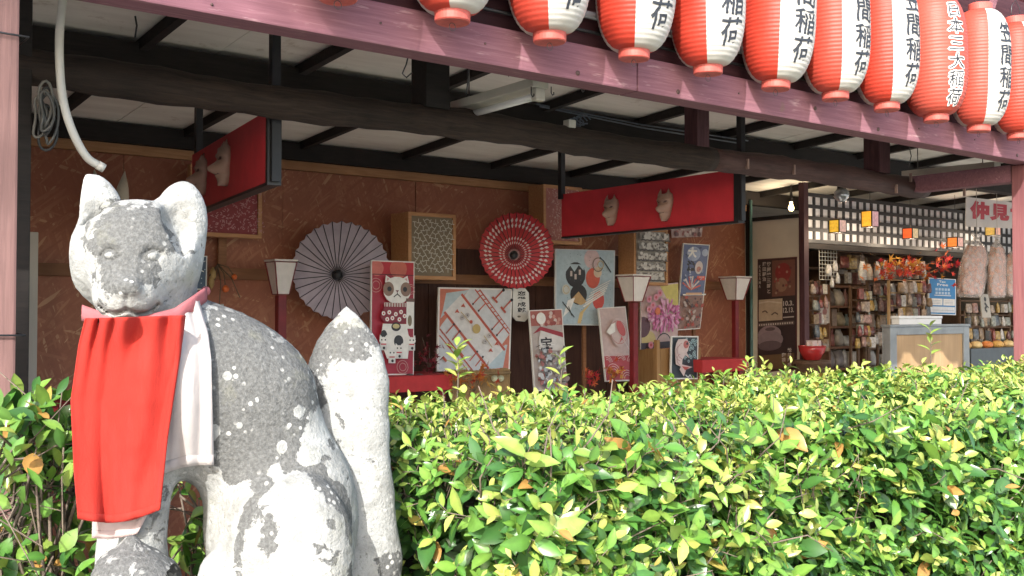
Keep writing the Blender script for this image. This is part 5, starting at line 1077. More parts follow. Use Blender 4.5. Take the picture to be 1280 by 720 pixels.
hanging_sign('long red hanging sign with two clay fox masks right of the red parasol', (Ra.x, Ra.y, 0), (Rb.x, Rb.y, 0), at(702, 296, 4.92).z, at(702, 243, 4.92).z, at(918, 276, 3.58).z, at(918, 212, 3.58).z,
    (('clay fox mask on the far end of the right red sign', 0.33, at(754, 265, 4.6).z, 0.185), ('clay fox mask near the middle of the right red sign', 0.645, at(824, 255, 4.05).z, 0.185)), ((Vector((Ra.x, Ra.y, 0)), zr(4.9)), (Vector((Rb.x + 0.012, Rb.y - 0.035, 0)), zr(3.6))))
Lb, La = at(334, 180, 3.52), at(240, 225, 5.0)
hanging_sign('red hanging sign with two clay fox masks above the fox statue', (La.x, La.y, 0), (Lb.x, Lb.y, 0), at(242, 266, 5.0).z, at(242, 194, 5.0).z, at(334, 228, 3.52).z, at(334, 138, 3.52).z,
    (('clay fox mask at the far end of the left red sign', 0.22, at(252, 215, 4.6).z, 0.195), ('clay fox mask nearer the middle of the left red sign', 0.55, at(284, 202, 4.15).z, 0.195)), ((Vector((La.x + 0.02, La.y - 0.03, 0)), zr(5.0)), (Vector((Lb.x + 0.012, Lb.y - 0.035, 0)), zr(3.5))))
# ================================================================== the shop room on the right
Y_LAT = 5.05
XD = XP; dtop = atx(998, 272, XD).z; yn = atx(1000, 350, XD).y
m = MB(); m.box((XD, yn, 0.06), (XD + 0.03, Y_WALL + 0.02, dtop)); m.build('door_panel', plain((0.58, 0.52, 0.42), 0.6, 0.08, 4, name='cream_board'), shop)
m = MB(); m.box((XD - 0.01, yn, dtop + 0.001), (XD + 0.04, Y_WALL, dtop + 0.03)); m.build('door_head', M_dark, shop)
m = MB(); m.box((XD - 0.012, yn - 0.05, 0.06), (XD + 0.045, yn - 0.001, zr(yn) - 0.01)); m.build('post', M_strut, shop)
m = MB(); m.box((XD - 0.004, Y_WALL - 0.06, 0.06), (XD - 0.001, Y_WALL - 0.005, zr(Y_WALL) - 0.11)); m.build('door_jamb', M_dark, shop)
m = MB(); p = atx(939, 350, XD - 0.02); m.tube([(p.x, p.y, 0.06), (p.x, p.y, at(939, 250, p.y).z)], 0.012, 8); m.build('conduit', plain((0.06, 0.14, 0.13), 0.5, name='green_pipe'), shop)
# room shell
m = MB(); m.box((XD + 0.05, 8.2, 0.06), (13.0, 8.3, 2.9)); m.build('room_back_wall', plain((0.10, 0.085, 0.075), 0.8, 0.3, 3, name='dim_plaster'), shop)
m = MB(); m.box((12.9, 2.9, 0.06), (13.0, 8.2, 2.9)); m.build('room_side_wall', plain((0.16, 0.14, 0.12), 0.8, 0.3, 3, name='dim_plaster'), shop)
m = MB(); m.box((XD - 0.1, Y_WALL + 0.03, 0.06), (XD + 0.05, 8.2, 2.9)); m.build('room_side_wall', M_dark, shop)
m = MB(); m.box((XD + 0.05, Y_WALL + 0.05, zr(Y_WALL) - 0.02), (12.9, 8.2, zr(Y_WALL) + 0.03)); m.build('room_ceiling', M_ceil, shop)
# lattice frieze above the opening
za, zb2 = at(1012, 243.5, Y_LAT).z, at(1010, 301, Y_LAT).z; xa, xb = at(1007, 270, Y_LAT).x, 12.8
lat = thing('lattice_frieze', 'black wooden lattice with white backing above the shop opening', 'lattice', ((xa + xb) / 2, Y_LAT, zb2))
m = MB(); m.box((xa, Y_LAT + 0.007, zb2 + 0.001), (xb, Y_LAT + 0.012, za - 0.001)); m.build('white_backing', plain((0.74, 0.74, 0.76), 0.7, 0.06, 3, name='white_paper', trans=0.3), lat)
x = xa; pitch = 0.098
while x < xb:
    m = MB(); m.box((x, Y_LAT, zb2), (x + 0.030, Y_LAT + 0.024, za)); m.build('slat', M_black, lat); x += pitch
for i in range(6 - 1):
    zz = zb2 + (za - zb2) * i / 4; m = MB(); m.box((xa - 0.02, Y_LAT - 0.014, zz - 0.014), (xb, Y_LAT - 0.001, zz + 0.014)); m.build('slat', M_black, lat)
m = MB(); m.box((xa - 0.05, Y_LAT - 0.02, zb2 - 0.06), (xb, Y_LAT + 0.05, zb2 - 0.019)); m.build('lintel', M_dark, shop)
# exhibition poster on the cream door panel
def exh(a):
    D = (0.035, 0.022, 0.022); T = (0.45, 0.40, 0.36); a.rect(0.02, 0.01, 0.98, 0.99, D); a.rect(0.38, 0.66, 0.96, 0.98, (0.16, 0.07, 0.05)); a.circ(0.66, 0.87, 0.2, (0.22, 0.03, 0.03)); a.circ(0.62, 0.76, 0.15, (0.26, 0.15, 0.10))
    for i in range(16): a.circ(0.45 + 0.42 * rng.random(), 0.69 + 0.26 * rng.random(), 0.03, [(0.3, 0.2, 0.14), (0.12, 0.04, 0.04), (0.28, 0.06, 0.05)][i % 3], 1, 7)
    a.column('梅原龍三郎と', 0.25, 0.975, 0.11, 0.048, T, 0.03); a.column('藤田嗣治', 0.14, 0.975, 0.10, 0.044, T, 0.03); a.column('KASAMA', 0.05, 0.95, 0.05, 0.035, T)
    a.rect(0.05, 0.45, 0.66, 0.64, (0.40, 0.31, 0.22)); a.path([(0.14, 0.53), (0.22, 0.54), (0.28, 0.52)], 0.03, (0.12, 0.08, 0.06)); a.path([(0.38, 0.50), (0.47, 0.52), (0.55, 0.50)], 0.03, (0.12, 0.08, 0.06)); a.path([(0.06, 0.61), (0.3, 0.62), (0.64, 0.60)], 0.03, (0.5, 0.42, 0.32))
    a.text('10.3.', 0.68, 0.57, 0.26, 0.045, T, 0.03); a.text('12.13.', 0.68, 0.51, 0.27, 0.045, T, 0.03); a.rect(0.68, 0.465, 0.95, 0.475, T); a.rect(0.04, 0.40, 0.96, 0.435, (0.10, 0.07, 0.06))
    for i in range(15): a.rect(0.06 + i * 0.06, 0.41, 0.09 + i * 0.06, 0.425, T)
    a.rect(0.03, 0.02, 0.97, 0.15, (0.12, 0.07, 0.035)); a.circ(0.34, 0.33, 0.30, (0.24, 0.18, 0.19), 0.62); a.circ(0.36, 0.28, 0.33, (0.20, 0.15, 0.16), 0.55); a.circ(0.35, 0.23, 0.30, (0.10, 0.07, 0.075), 0.35); a.circ(0.36, 0.375, 0.13, (0.10, 0.07, 0.075), 0.3); a.column('松井康成', 0.80, 0.20, 0.10, 0.042, T, 0.03); a.column('陶芸', 0.66, 0.16, 0.10, 0.042, T, 0.03)
Xp = XD - 0.006; c4 = [atx(*q, Xp) for q in ((947, 466), (996, 462), (996, 321), (947, 324))]; o = thing('exhibition_poster', 'dark museum poster with bowl and white writing on the cream door', 'poster', (c4[0] + c4[1]) / 2)
m = MB(); m.prism(c4, (0.005, 0, 0)); m.build('sheet', plain((0.10, 0.03, 0.03), 0.4, 0.1, name='poster_edge'), o); a = Art(*c4, (-1, 0, 0)); exh(a); a.build('print', o)
# lit paper cube lamps under the lattice
def glow(c, e): return plain(c, 0.6, 0.25, 40, name='lit_paper', emit=e)
cubes = ((1047, 283, 17, 12.5, (0.75, 0.42, 0.04), (0.78, 0.50, 0.42), 'hanging paper cube lamp, yellow and pale pink, lowest at the left'), (1087.5, 274, 21, 12.5, (0.85, 0.36, 0.03), (0.70, 0.40, 0.42), 'hanging paper cube lamp, amber and rose, taller than the others'),
         (1138, 292, 14, 11.5, (0.90, 0.10, 0.02), (0.72, 0.55, 0.32), 'hanging paper cube lamp, red and cream'), (1194, 303, 13, 11.5, (0.90, 0.22, 0.04), (0.72, 0.42, 0.36), 'hanging paper cube lamp, orange and pink, left of the hanging bags'), (1241, 288, 14, 11, (0.55, 0.34, 0.08), (0.75, 0.40, 0.30), 'hanging paper cube lamp, brown yellow, above the hanging bags'))
for cx, cy, h, w, c1, c2, lb in cubes:
    Yc = 4.86; c = at(cx, cy, Yc); u = (at(cx, cy, Yc) - CAMP).dot(_Fp) / FPX; hz2 = h * u / 2; s_ = w * u / 0.8 / 2
    o = thing('paper_cube_lamp', lb, 'lamp', c, 0.0, 'lit paper cube lamps'); x0, x1, y0, y1, z0, z1 = c.x - s_, c.x + s_, Yc - s_, Yc + s_, c.z - hz2, c.z + hz2; e = 0.008
    for q, mt in ((((x0 + 0.002, y0 + e, z0 + e), (x0 + 0.004, y1 - e, z1 - e)), glow(c1, 0.30)), (((x0 + e, y0 + 0.002, z0 + e), (x1 - e, y0 + 0.004, z1 - e)), glow(c2, 0.15)), (((x1 - 0.004, y0 + e, z0 + e), (x1 - 0.002, y1 - e, z1 - e)), glow(c1, 0.4)), (((x0 + e, y1 - 0.004, z0 + e), (x1 - e, y1 - 0.002, z1 - e)), glow(c2, 0.15))):
        m = MB(); m.box(*q); m.build('paper_panel', mt, o)
    for px_0, py_0 in ((x0, y0), (x1 - e, y0), (x0, y1 - e), (x1 - e, y1 - e)): m = MB(); m.box((px_0, py_0, z0), (px_0 + e, py_0 + e, z1)); m.build('frame_bar', M_black, o)
    for zq in (z0, z1 - e):
        for q in (((x0 + e, y0, zq), (x1 - e, y0 + e, zq + e)), ((x0 + e, y1 - e, zq), (x1 - e, y1, zq + e)), ((x0, y0 + e, zq), (x0 + e, y1 - e, zq + e)), ((x1 - e, y0 + e, zq), (x1, y1 - e, zq + e))): m = MB(); m.box(*q); m.build('frame_bar', M_black, o)
    m = MB(); m.tube([(c.x, Yc, z1), (c.x, Yc, zr(Yc))], 0.002, 5); m.build('cord', M_black, o)
    ld = bpy.data.lights.new('lamp_light', 'POINT'); ld.energy = 1.2; ld.color = (1.0, 0.80, 0.58); ld.shadow_soft_size = 0.03; lo_ = bpy.data.objects.new('lamp_light', ld); col.objects.link(lo_); lo_.location = (c.x, Yc, z0 - 0.035)
# bare bulb and round glass lamp
p = at(989, 260, 5.2); o = thing('light_bulb', 'small lit round bulb above the cream door panel', 'bulb', p); m = MB(); m.lathe([(0.002, -0.024), (0.016, -0.018), (0.024, -0.003), (0.02, 0.013), (0.012, 0.034), (0.012, 0.05)], 16, p); m.build('bulb', plain((1.0, 0.72, 0.34), 0.4, 0.02, name='lit_bulb', emit=2.5), o); m = MB(); m.tube([p + Vector((0, 0, 0.05)), p + Vector((0, 0, 0.10)), (p.x, p.y, zr(5.2))], [0.014, 0.012, 0.004], 8); m.build('socket', M_black, o)
p = at(1052, 243, 4.3); o = thing('round_glass_lamp', 'round clear glass lamp under the log beam', 'lamp', p); m = MB(); m.lathe([(0.002, -0.055), (0.03, -0.046), (0.052, -0.015), (0.05, 0.015), (0.03, 0.04)], 18, p); m.build('glass', plain((0.50, 0.52, 0.52), 0.12, 0.3, 30, metal=0.5, name='silvered_glass'), o); m = MB(); m.tube([p + Vector((0, 0, 0.035)), p + Vector((0.0, 0, 0.09)), (p.x, p.y, zr(4.3))], [0.032, 0.018, 0.006], 10); m.build('fitting', M_dark, o)
ld = bpy.data.lights.new('bulb_light', 'POINT'); ld.energy = 2.5; ld.color = (1.0, 0.80, 0.55); ld.shadow_soft_size = 0.03; lo_ = bpy.data.objects.new('bulb_light', ld); col.objects.link(lo_); lo_.location = at(989, 260, 5.2) + Vector((0, 0, -0.075))
# white cloth banner with red lettering
Yb_ = 4.45; c4 = [at(1207, 283, Yb_), at(1300, 287, Yb_), at(1300, 257, Yb_), at(1208, 246, Yb_)]; o = thing('cloth_banner', 'white shop banner with large red characters behind the corner post', 'banner', (c4[0] + c4[1]) / 2)
m = MB(); m.prism(c4, (0, 0.006, 0)); m.build('cloth', plain((0.62, 0.57, 0.53), 0.7, 0.08, 6, name='banner_cloth'), o); a = Art(*c4, (0, -1, 0))
for k, ch in enumerate('仲見世'): a.text(ch, 0.06 + 0.26 * k, 0.30, 0.23, 0.58, (0.45, 0.03, 0.05), 0.07)
a.build('lettering', o)
# hanging bags of crackers
def bag_mat():
    t = NT('clear_bag'); t.base((0.75, 0.68, 0.64), 0.12, 0.6); tp = t.new('ShaderNodeBsdfTransparent'); mx = t.new('ShaderNodeMixShader'); n = t.noise(t.coord(), 22, 4); f = t.val(n, 0.3, 0.75); k = t.math('ADD', t.math('MULTIPLY', f, 0.40), 0.16)
    t.link(k, mx.inputs[0]); t.link(tp.outputs[0], mx.inputs[1]); t.link(t.b.outputs[0], mx.inputs[2]); t.link(mx.outputs[0], t.out.inputs[0]); t.bump(n, 0.8, 0.01); return t.m
M_bag = bag_mat(); M_crk = plain((0.52, 0.27, 0.20), 0.7, 0.4, 34, 0.6, name='cracker')
for (xl, xr, yt_, yb_, tilt, lb, sd_) in ((1190, 1236, 292, 371, -0.10, 'clear bag of pink brown crackers hanging leftmost, leaning to the left', 1), (1231, 1262, 294, 372, 0.0, 'clear bag of pink brown crackers hanging in the middle', 2), (1254, 1283, 306, 370, 0.03, 'clear bag of pink brown crackers half behind the corner post', 3)):
    Yg = 4.12 + 0.05 * sd_; T = at((xl + xr) / 2 + (8 if sd_ == 1 else 0), yt_, Yg); B = at((xl + xr) / 2, yb_, Yg); H = T.z - B.z; W = (at(xr, 330, Yg) - at(xl, 330, Yg)).length * 0.62
    o = thing('cracker_bag', lb, 'bag', B, 0.0, 'bags of crackers hanging by the post')
    for nm, k, mt in (('bag', 1.0, M_bag), ('crackers', 0.86, M_crk)):
        m = MB(); NN = 26; v = []
        levels = np.linspace(0, 1, 18) if nm == 'bag' else np.linspace(0.04, 0.80, 14)
        for t_ in levels:
            w_ = W / 2 * float(np.interp(t_, [0, 0.05, 0.2, 0.6, 0.8, 0.89, 0.93, 1.0], [0.8, 0.96, 1.0, 0.94, 0.74, 0.26, 0.14, 0.42])) * k
            for j in range(NN):
                an = 2 * math.pi * j / NN; rr = 1 + 0.09 * math.sin(an * 5 + sd_ + t_ * 5) + 0.07 * math.sin(an * 11 + t_ * 9 + sd_) + 0.05 * math.sin(an * 3 - t_ * 14)
                c = B.lerp(T, t_); v.append((c.x + w_ * rr * math.cos(an), c.y + w_ * 0.38 * rr * math.sin(an), c.z + 0.006 * math.sin(an * 4 + sd_)))
        f = [(i * NN + j, i * NN + (j + 1) % NN, (i + 1) * NN + (j + 1) % NN, (i + 1) * NN + j) for i in range(len(levels) - 1) for j in range(NN)] + [tuple(range(NN))]
        m.add(v, f, 0, True); m.build(nm, mt, o)
    m = MB(); m.tube([(T.x, T.y, T.z - H * 0.08), (T.x, T.y, zr(Yg))], 0.0025, 5); m.tube([(T.x, T.y, T.z - H * 0.085), (T.x, T.y, T.z - H * 0.065)], W * 0.06, 10); m.build('tie_cord', plain((0.5, 0.45, 0.4), 0.7, name='string'), o)
# framed counter board with a white carton on top
Yk = 3.75; q0, q1 = at(1113, 430, Yk), at(1212, 430, Yk); ztop = at(1160, 408.5, Yk).z; o = thing('counter_cabinet', 'counter with grey metal frame and pale wooden front panel', 'counter', ((q0.x + q1.x) / 2, Yk + 0.2, 0.06)); M_steel = plain((0.26, 0.27, 0.27), 0.45, 0.15, 10, metal=0.5, name='grey_steel'); fw = 0.075
for q in (((q0.x, Yk, 0.06), (q0.x + fw, Yk + 0.05, ztop)), ((q1.x - fw, Yk, 0.06), (q1.x, Yk + 0.05, ztop)), ((q0.x + fw, Yk, ztop - 0.05), (q1.x - fw, Yk + 0.05, ztop)), ((q0.x, Yk + 0.051, 0.06), (q0.x + fw, Yk + 0.06, ztop)), ((q1.x - fw, Yk + 0.051, 0.06), (q1.x, Yk + 0.06, ztop))): m = MB(); m.box(*q, bev=0.004); m.build('frame_bar', M_steel, o)
M_ply = wood((0.40, 0.25, 0.12), (0.52, 0.35, 0.19), (30, 30, 2), 0.55, 0.1, 'plywood')
m = MB(); m.box((q0.x + fw, Yk + 0.012, 0.06), (q1.x - fw, Yk + 0.03, ztop - 0.05)); m.build('front_panel', M_ply, o); m = MB(); m.box((q0.x - 0.005, Yk - 0.005, ztop + 0.001), (q1.x + 0.005, Yk + 0.065, ztop + 0.016), bev=0.003); m.build('top', M_steel, o)
b0, b1 = at(1111, 405, Yk + 0.08), at(1164, 408, Yk + 0.08); M_card = plain((0.70, 0.69, 0.67), 0.6, 0.05, 8, name='white_card'); o = thing('white_carton', 'flat white carton lying on the counter', 'box', ((b0.x + b1.x) / 2, Yk + 0.2, ztop + 0.017)); zc = ztop + 0.017; hc = 0.055
m = MB(); m.box((b0.x, Yk + 0.005, zc), (b1.x, Yk + 0.06, zc + hc - 0.02)); m.build('tray', M_card, o); m = MB(); m.box((b0.x - 0.006, Yk, zc + hc - 0.018), (b1.x + 0.004, Yk + 0.065, zc + hc), bev=0.003); m.build('lid', M_card, o)
# blue notice
def blue(a):
    a.rect(0.03, 0.02, 0.97, 0.98, (0.03, 0.20, 0.46)); a.text('Tax', 0.36, 0.88, 0.26, 0.06, WHT); a.text('Free', 0.30, 0.79, 0.40, 0.07, WHT)
    for j in range(2):
        for i in range(5): a.rect(0.24 + i * 0.11, 0.66 - j * 0.10, 0.32 + i * 0.11, 0.73 - j * 0.10, (0.40, 0.52, 0.66))
    a.rect(0.2, 0.52, 0.8, 0.54, WHT); a.rect(0.06, 0.26, 0.49, 0.44, WHT); a.rect(0.52, 0.26, 0.94, 0.44, WHT); a.rect(0.06, 0.06, 0.94, 0.22, (0.62, 0.64, 0.66))
    for j in range(3): a.rect(0.1, 0.30 + j * 0.04, 0.42, 0.312 + j * 0.04, (0.3, 0.35, 0.42)); a.rect(0.56, 0.30 + j * 0.04, 0.88, 0.312 + j * 0.04, (0.3, 0.35, 0.42))
    a.rect(0.1, 0.12, 0.9, 0.13, (0.3, 0.35, 0.42))
sheet('blue_notice', 'bright blue notice with white boxes behind the counter', 'notice', ((1161, 347), (1195, 349), (1195, 394), (1160, 393)), 5.25, 5.25, WHT, blue, None, 0.01)
# ---- shelves and the goods on them
M_shelf = wood((0.09, 0.05, 0.03), (0.17, 0.10, 0.06), (3, 30, 30), 0.6, 0.2, 'shelf_wood')
GN = ('cream', 'brown', 'pale beige', 'dark red', 'mustard', 'grey brown', 'whitish', 'rust red', 'grey green', 'yellow')
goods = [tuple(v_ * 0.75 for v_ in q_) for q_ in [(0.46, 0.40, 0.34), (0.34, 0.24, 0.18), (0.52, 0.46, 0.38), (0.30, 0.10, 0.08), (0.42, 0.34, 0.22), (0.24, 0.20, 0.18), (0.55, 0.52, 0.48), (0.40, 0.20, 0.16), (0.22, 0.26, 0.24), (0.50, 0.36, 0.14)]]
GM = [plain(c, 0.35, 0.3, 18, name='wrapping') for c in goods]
def pkg(m, c, w, d, h, kind, tw_):
    M_ = Matrix.Translation(c) @ Matrix.Rotation(tw_, 4, 'Z')
    if kind == 0: m.box((-w / 2, -d / 2, 0), (w / 2, d / 2, h), 0, min(w, d, h) * 0.06, M_)
    elif kind == 1:                                      # a sealed pouch with crimped top
        v = []; lv = [(0, 1, 1), (0.3, 1.05, 1.25), (0.7, 1.0, 0.9), (0.92, 0.95, 0.2), (1.0, 0.98, 0.12)]
        for t_, a_, b_ in lv:
            for k in range(10): an = 2 * math.pi * k / 10; v.append(M_ @ Vector((w / 2 * a_ * math.copysign(abs(math.cos(an)) ** 0.6, math.cos(an)), d / 2 * b_ * math.sin(an), h * t_)))
        m.add(v, [(i * 10 + k, i * 10 + (k + 1) % 10, (i + 1) * 10 + (k + 1) % 10, (i + 1) * 10 + k) for i in range(4) for k in range(10)] + [tuple(range(10)), tuple(40 + k for k in range(10))], 0, True)
    else:
        m.lathe([(w * 0.36, 0), (w * 0.42, 0.01), (w * 0.42, h * 0.66), (w * 0.2, h * 0.8), (w * 0.2, h * 0.96), (w * 0.23, h)], 12, c)
def shelf_unit(name, label, x0, x1, Y, dep, zs, top, fill, where, mat=M_shelf, back=True):
    o = thing(name, label, 'shelf', ((x0 + x1) / 2, Y + dep / 2, 0.06))
    for xx in (x0, x1 - 0.025): m = MB(); m.box((xx, Y, 0.06), (xx + 0.025, Y + dep, top)); m.build('side', mat, o)
    if back: m = MB(); m.box((x0 + 0.025, Y + dep - 0.012, 0.06), (x1 - 0.025, Y + dep, top)); m.build('back', mat, o)
    for zz in zs + [top - 0.02]:
        m = MB(); m.box((x0 + 0.025, Y, zz), (x1 - 0.025, Y + dep - 0.013, zz + 0.02)); m.build('shelf_board', mat, o)
    for i, zz in enumerate(zs):
        hmax = (zs[i + 1] if i + 1 < len(zs) else top - 0.02) - zz - 0.03; x = x0 + 0.05; cnt = 0; lev = {0: 'bottom', 1: 'second', 2: 'third', 3: 'top'}[i] if len(zs) == 4 else ('bottom', 'middle', 'top')[i]
        while x < x1 - 0.08:
            w = rng.uniform(0.05, 0.13); h = min(hmax, rng.uniform(0.08, 0.20)); kind = int(rng.choice([0, 1, 1, 2]))
            if kind == 2: w = min(w, 0.075)
            if x + w > x1 - 0.04: break
            if rng.random() < fill:
                m = MB(); pkg(m, Vector((x + w / 2, Y + 0.02 + dep * 0.22, zz + 0.0205)), w * 0.9, min(dep * 0.35, w * 0.8), h, kind, rng.uniform(-0.2, 0.2)); g_ = m.build('wrapped_package', GM[gi_ := int(rng.integers(len(GM)))], None, loc=Vector((x + w / 2, Y + 0.02 + dep * 0.22, zz + 0.0205))); g_.name = ('wrapped_box', 'wrapped_pouch', 'bottle')[kind]
                tag(g_, '%s %s, %s from left on %s board of %s' % (GN[gi_], ('box', 'pouch', 'bottle')[kind], ORD[cnt], lev, where), ('box', 'pouch', 'bottle')[kind], 'goods on ' + where); cnt += 1
            x += w + 0.012
    return o
zs = [1.02, 1.24, 1.47, 1.70]
sx = lambda px, Y: at(px, 400, Y).x
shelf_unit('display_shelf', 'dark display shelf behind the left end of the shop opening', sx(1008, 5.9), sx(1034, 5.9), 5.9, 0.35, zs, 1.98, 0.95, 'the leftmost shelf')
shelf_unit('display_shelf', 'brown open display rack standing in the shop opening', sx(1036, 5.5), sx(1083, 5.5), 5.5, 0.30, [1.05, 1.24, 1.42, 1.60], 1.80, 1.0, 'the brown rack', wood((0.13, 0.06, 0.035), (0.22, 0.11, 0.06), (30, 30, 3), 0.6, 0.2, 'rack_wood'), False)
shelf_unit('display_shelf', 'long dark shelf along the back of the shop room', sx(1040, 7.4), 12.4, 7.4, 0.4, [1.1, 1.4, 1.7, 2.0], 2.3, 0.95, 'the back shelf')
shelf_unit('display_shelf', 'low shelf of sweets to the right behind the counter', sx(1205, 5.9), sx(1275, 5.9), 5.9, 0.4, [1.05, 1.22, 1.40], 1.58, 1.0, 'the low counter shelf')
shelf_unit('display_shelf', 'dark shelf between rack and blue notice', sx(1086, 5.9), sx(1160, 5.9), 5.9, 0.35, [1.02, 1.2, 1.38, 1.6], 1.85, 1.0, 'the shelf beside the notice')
# clear packets hung on stands
PC = [(0.30, 0.18, 0.15), (0.34, 0.27, 0.22), (0.22, 0.07, 0.06), (0.42, 0.39, 0.36), (0.20, 0.13, 0.07), (0.12, 0.05, 0.045), (0.24, 0.25, 0.22), (0.10, 0.11, 0.12), (0.36, 0.24, 0.08)]
def packet_stand(label, short, pl_, pr_, rows, cols, Y, w_, h_, mat):
    st = thing('packet_stand', label, 'stand', (sx((pl_ + pr_) / 2, Y), Y, 0.06))
    for pxx in (pl_, (pl_ + pr_) / 2, pr_): q = at(pxx, 350, Y); m = MB(); m.box((q.x - 0.010, Y, 0.06), (q.x + 0.010, Y + 0.02, at(pxx, rows[0] - 2, Y).z)); m.build('upright', mat, st)
    for r_, yy in enumerate(rows):
        a_, b_ = at(pl_, yy, Y), at(pr_, yy, Y); m = MB(); m.bar((a_.x, Y - 0.008, a_.z), (b_.x, Y - 0.008, a_.z), 0.012, 0.012); m.build('hook_bar', mat, st)
        for k in range(cols):
            c = Vector((a_.x + (b_.x - a_.x) * (k + 0.5) / cols + rng.normal(0, 0.008), Y - 0.05 - 0.03 * rng.random(), a_.z - h_ - rng.random() * 0.02)); m = MB(); pkg(m, c, w_ * rng.uniform(0.6, 1.15), 0.035, h_ * rng.uniform(0.75, 1.1), int(rng.choice([0, 1, 1])), rng.uniform(-0.6, 0.6)); g_ = m.build('clear_packet', plain(PC[int(rng.integers(len(PC)))], 0.2, 0.5, 40, name='packet'), None, loc=c)
            tag(g_, 'packet %s from left, row %s from the top, on %s' % (ORD[k], ORD[r_], short), 'packet', 'packets on ' + short)
packet_stand('pale wooden stand hung with rows of clear packets', 'the pale stand', 1112, 1155, (350, 366, 382), 7, 5.1, 0.075, 0.10, M_ply)
packet_stand('dark stand of small charms just inside the door post', 'the stand by the door', 1008, 1024, (352, 370, 388, 406, 424), 4, 5.35, 0.07, 0.10, M_shelf)
packet_stand('brown stand of small charms before the open rack', 'the brown charm stand', 1064, 1082, (360, 375, 390, 405, 420), 5, 5.28, 0.055, 0.085, M_shelf)
packet_stand('low rack of small bags between brown rack and pale stand', 'the low bag rack', 1085, 1110, (352, 372, 392, 412), 5, 5.40, 0.085, 0.11, M_shelf)
packet_stand('dark rack of small bags above the pastry case', 'the rack over the case', 1200, 1262, (376, 394, 410), 9, 5.3, 0.08, 0.10, M_shelf)
packet_stand('rack of charms high at the back of the opening', 'the high charm rack', 1048, 1078, (318, 336), 7, 5.6, 0.09, 0.12, M_shelf)
# white bags and autumn leaves hung along the lintel
for k in range(9):
    q = at(1078 + k * 9.5 + rng.uniform(-2, 2), 322, 5.12); w = 0.065 + 0.03 * rng.random(); m = MB(); pkg(m, Vector((q.x, q.y, q.z - 0.19)), w, 0.05, 0.13 + 0.05 * rng.random(), 1, rng.uniform(-0.5, 0.5)); g_ = m.build('white_pouch', plain([(0.44, 0.44, 0.42), (0.42, 0.36, 0.28), (0.36, 0.35, 0.34)][k % 3], 0.25, 0.3, 30, 0.4, name='white_film'), None, loc=Vector((q.x, q.y, q.z - 0.19))); tag(g_, 'whitish pouch, %s from left in the row under the lattice' % ORD[k], 'pouch', 'pouches hung under the lattice')
def maple(name, label, c, spread, n, size, cols, cat='leaves', stem=None):
    o = thing(name, label, cat, c); v = []; f = []; mi = []; m = MB(); mm = [plain(q, 0.6, 0.25, 30, name='autumn_leaf', trans=0.25) for q in cols]
    for _ in range(n):
        p = Vector(c) + Vector((rng.normal(0, spread[0]), rng.normal(0, spread[1]), rng.normal(0, spread[2]))); Q = Euler((rng.uniform(-0.9, 0.9) + 1.57, rng.uniform(-1.5, 1.5), rng.uniform(-0.9, 0.9))).to_matrix(); s_ = size * rng.uniform(0.7, 1.2); pts = []
        for k in range(5):
            a0 = R(-100 + 50 * k); L = (0.7, 0.95, 1.1, 0.95, 0.7)[k]; pts += [(s_ * L * math.sin(a0), 0.1 * s_ * L, s_ * L * math.cos(a0)), (s_ * 0.32 * math.sin(a0 + R(25)), 0, s_ * 0.32 * math.cos(a0 + R(25)))]
        pts.append((0, 0, -0.1 * s_)); m.add([p + Q @ Vector(q) for q in pts], [tuple(range(len(pts)))], int(rng.integers(len(cols))))
    tag(m.build('leaves', mm, o, fix=False), kind='stuff')
    m = MB()
    for _ in range(max(3, n // 6)): p = Vector(c) + Vector((rng.normal(0, spread[0]), rng.normal(0, spread[1] * 0.5), rng.normal(0, spread[2]))); m.tube([Vector(c) + Vector((0, 0, -spread[2] * 2)), (Vector(c) + p) / 2 + Vector((0, 0, -0.01)), p], 0.0015, 4)
    tag(m.build('stems', M_twig, o, fix=False), kind='stuff'); return o
ORG = ((0.50, 0.16, 0.03), (0.42, 0.06, 0.03), (0.55, 0.28, 0.05)); DRD = ((0.22, 0.02, 0.03), (0.15, 0.02, 0.03)); RDS = ((0.46, 0.04, 0.03), (0.36, 0.02, 0.03), (0.50, 0.12, 0.04))
maple('autumn_garland', 'garland of orange and red autumn leaves under the lattice', at(1130, 336, 5.02), (0.30, 0.03, 0.05), 130, 0.05, ORG + RDS, 'garland')
maple('autumn_garland', 'short red leaf garland beside the hanging bags', at(1180, 330, 5.02), (0.10, 0.03, 0.06), 40, 0.045, RDS, 'garland')
# white wire grid with small bags, red bowl, tray of pastries, hanging plate
a_, b_ = at(1024, 306, 5.25), at(1046, 350, 5.25); o = thing('wire_grid', 'white wire grid hanging at the left of the shop opening', 'grid', ((a_.x + b_.x) / 2, 5.25, b_.z)); Mw = plain((0.62, 0.60, 0.55), 0.4, 0.1, name='white_wire')
for k in range(7): xx = a_.x + (b_.x - a_.x) * k / 6; m = MB(); m.tube([(xx, 5.25, b_.z), (xx, 5.25, a_.z)], 0.003, 5); m.build('wire', Mw, o)
for k in range(10): zz = b_.z + (a_.z - b_.z) * k / 9; m = MB(); m.tube([(a_.x, 5.246, zz), (b_.x, 5.246, zz)], 0.003, 5); m.build('wire', Mw, o)
for k, (pxx, pyy) in enumerate(((1036, 335), (1044, 330), (1047, 345), (1040, 350))):
    q = at(pxx, pyy, 5.18); m = MB(); pkg(m, Vector((q.x, q.y, q.z - 0.06)), 0.06, 0.03, 0.09, 1, 0.2 * k); g_ = m.build('small_charm_bag', plain((0.52, 0.50, 0.47), 0.3, 0.4, 40, name='charm_film'), None, loc=Vector((q.x, q.y, q.z - 0.06))); tag(g_, 'pale charm bag, %s of four on the white wire grid' % ('left upper', 'right upper', 'right lower', 'left lower')[k], 'charm bag', 'charm bags on the wire grid')
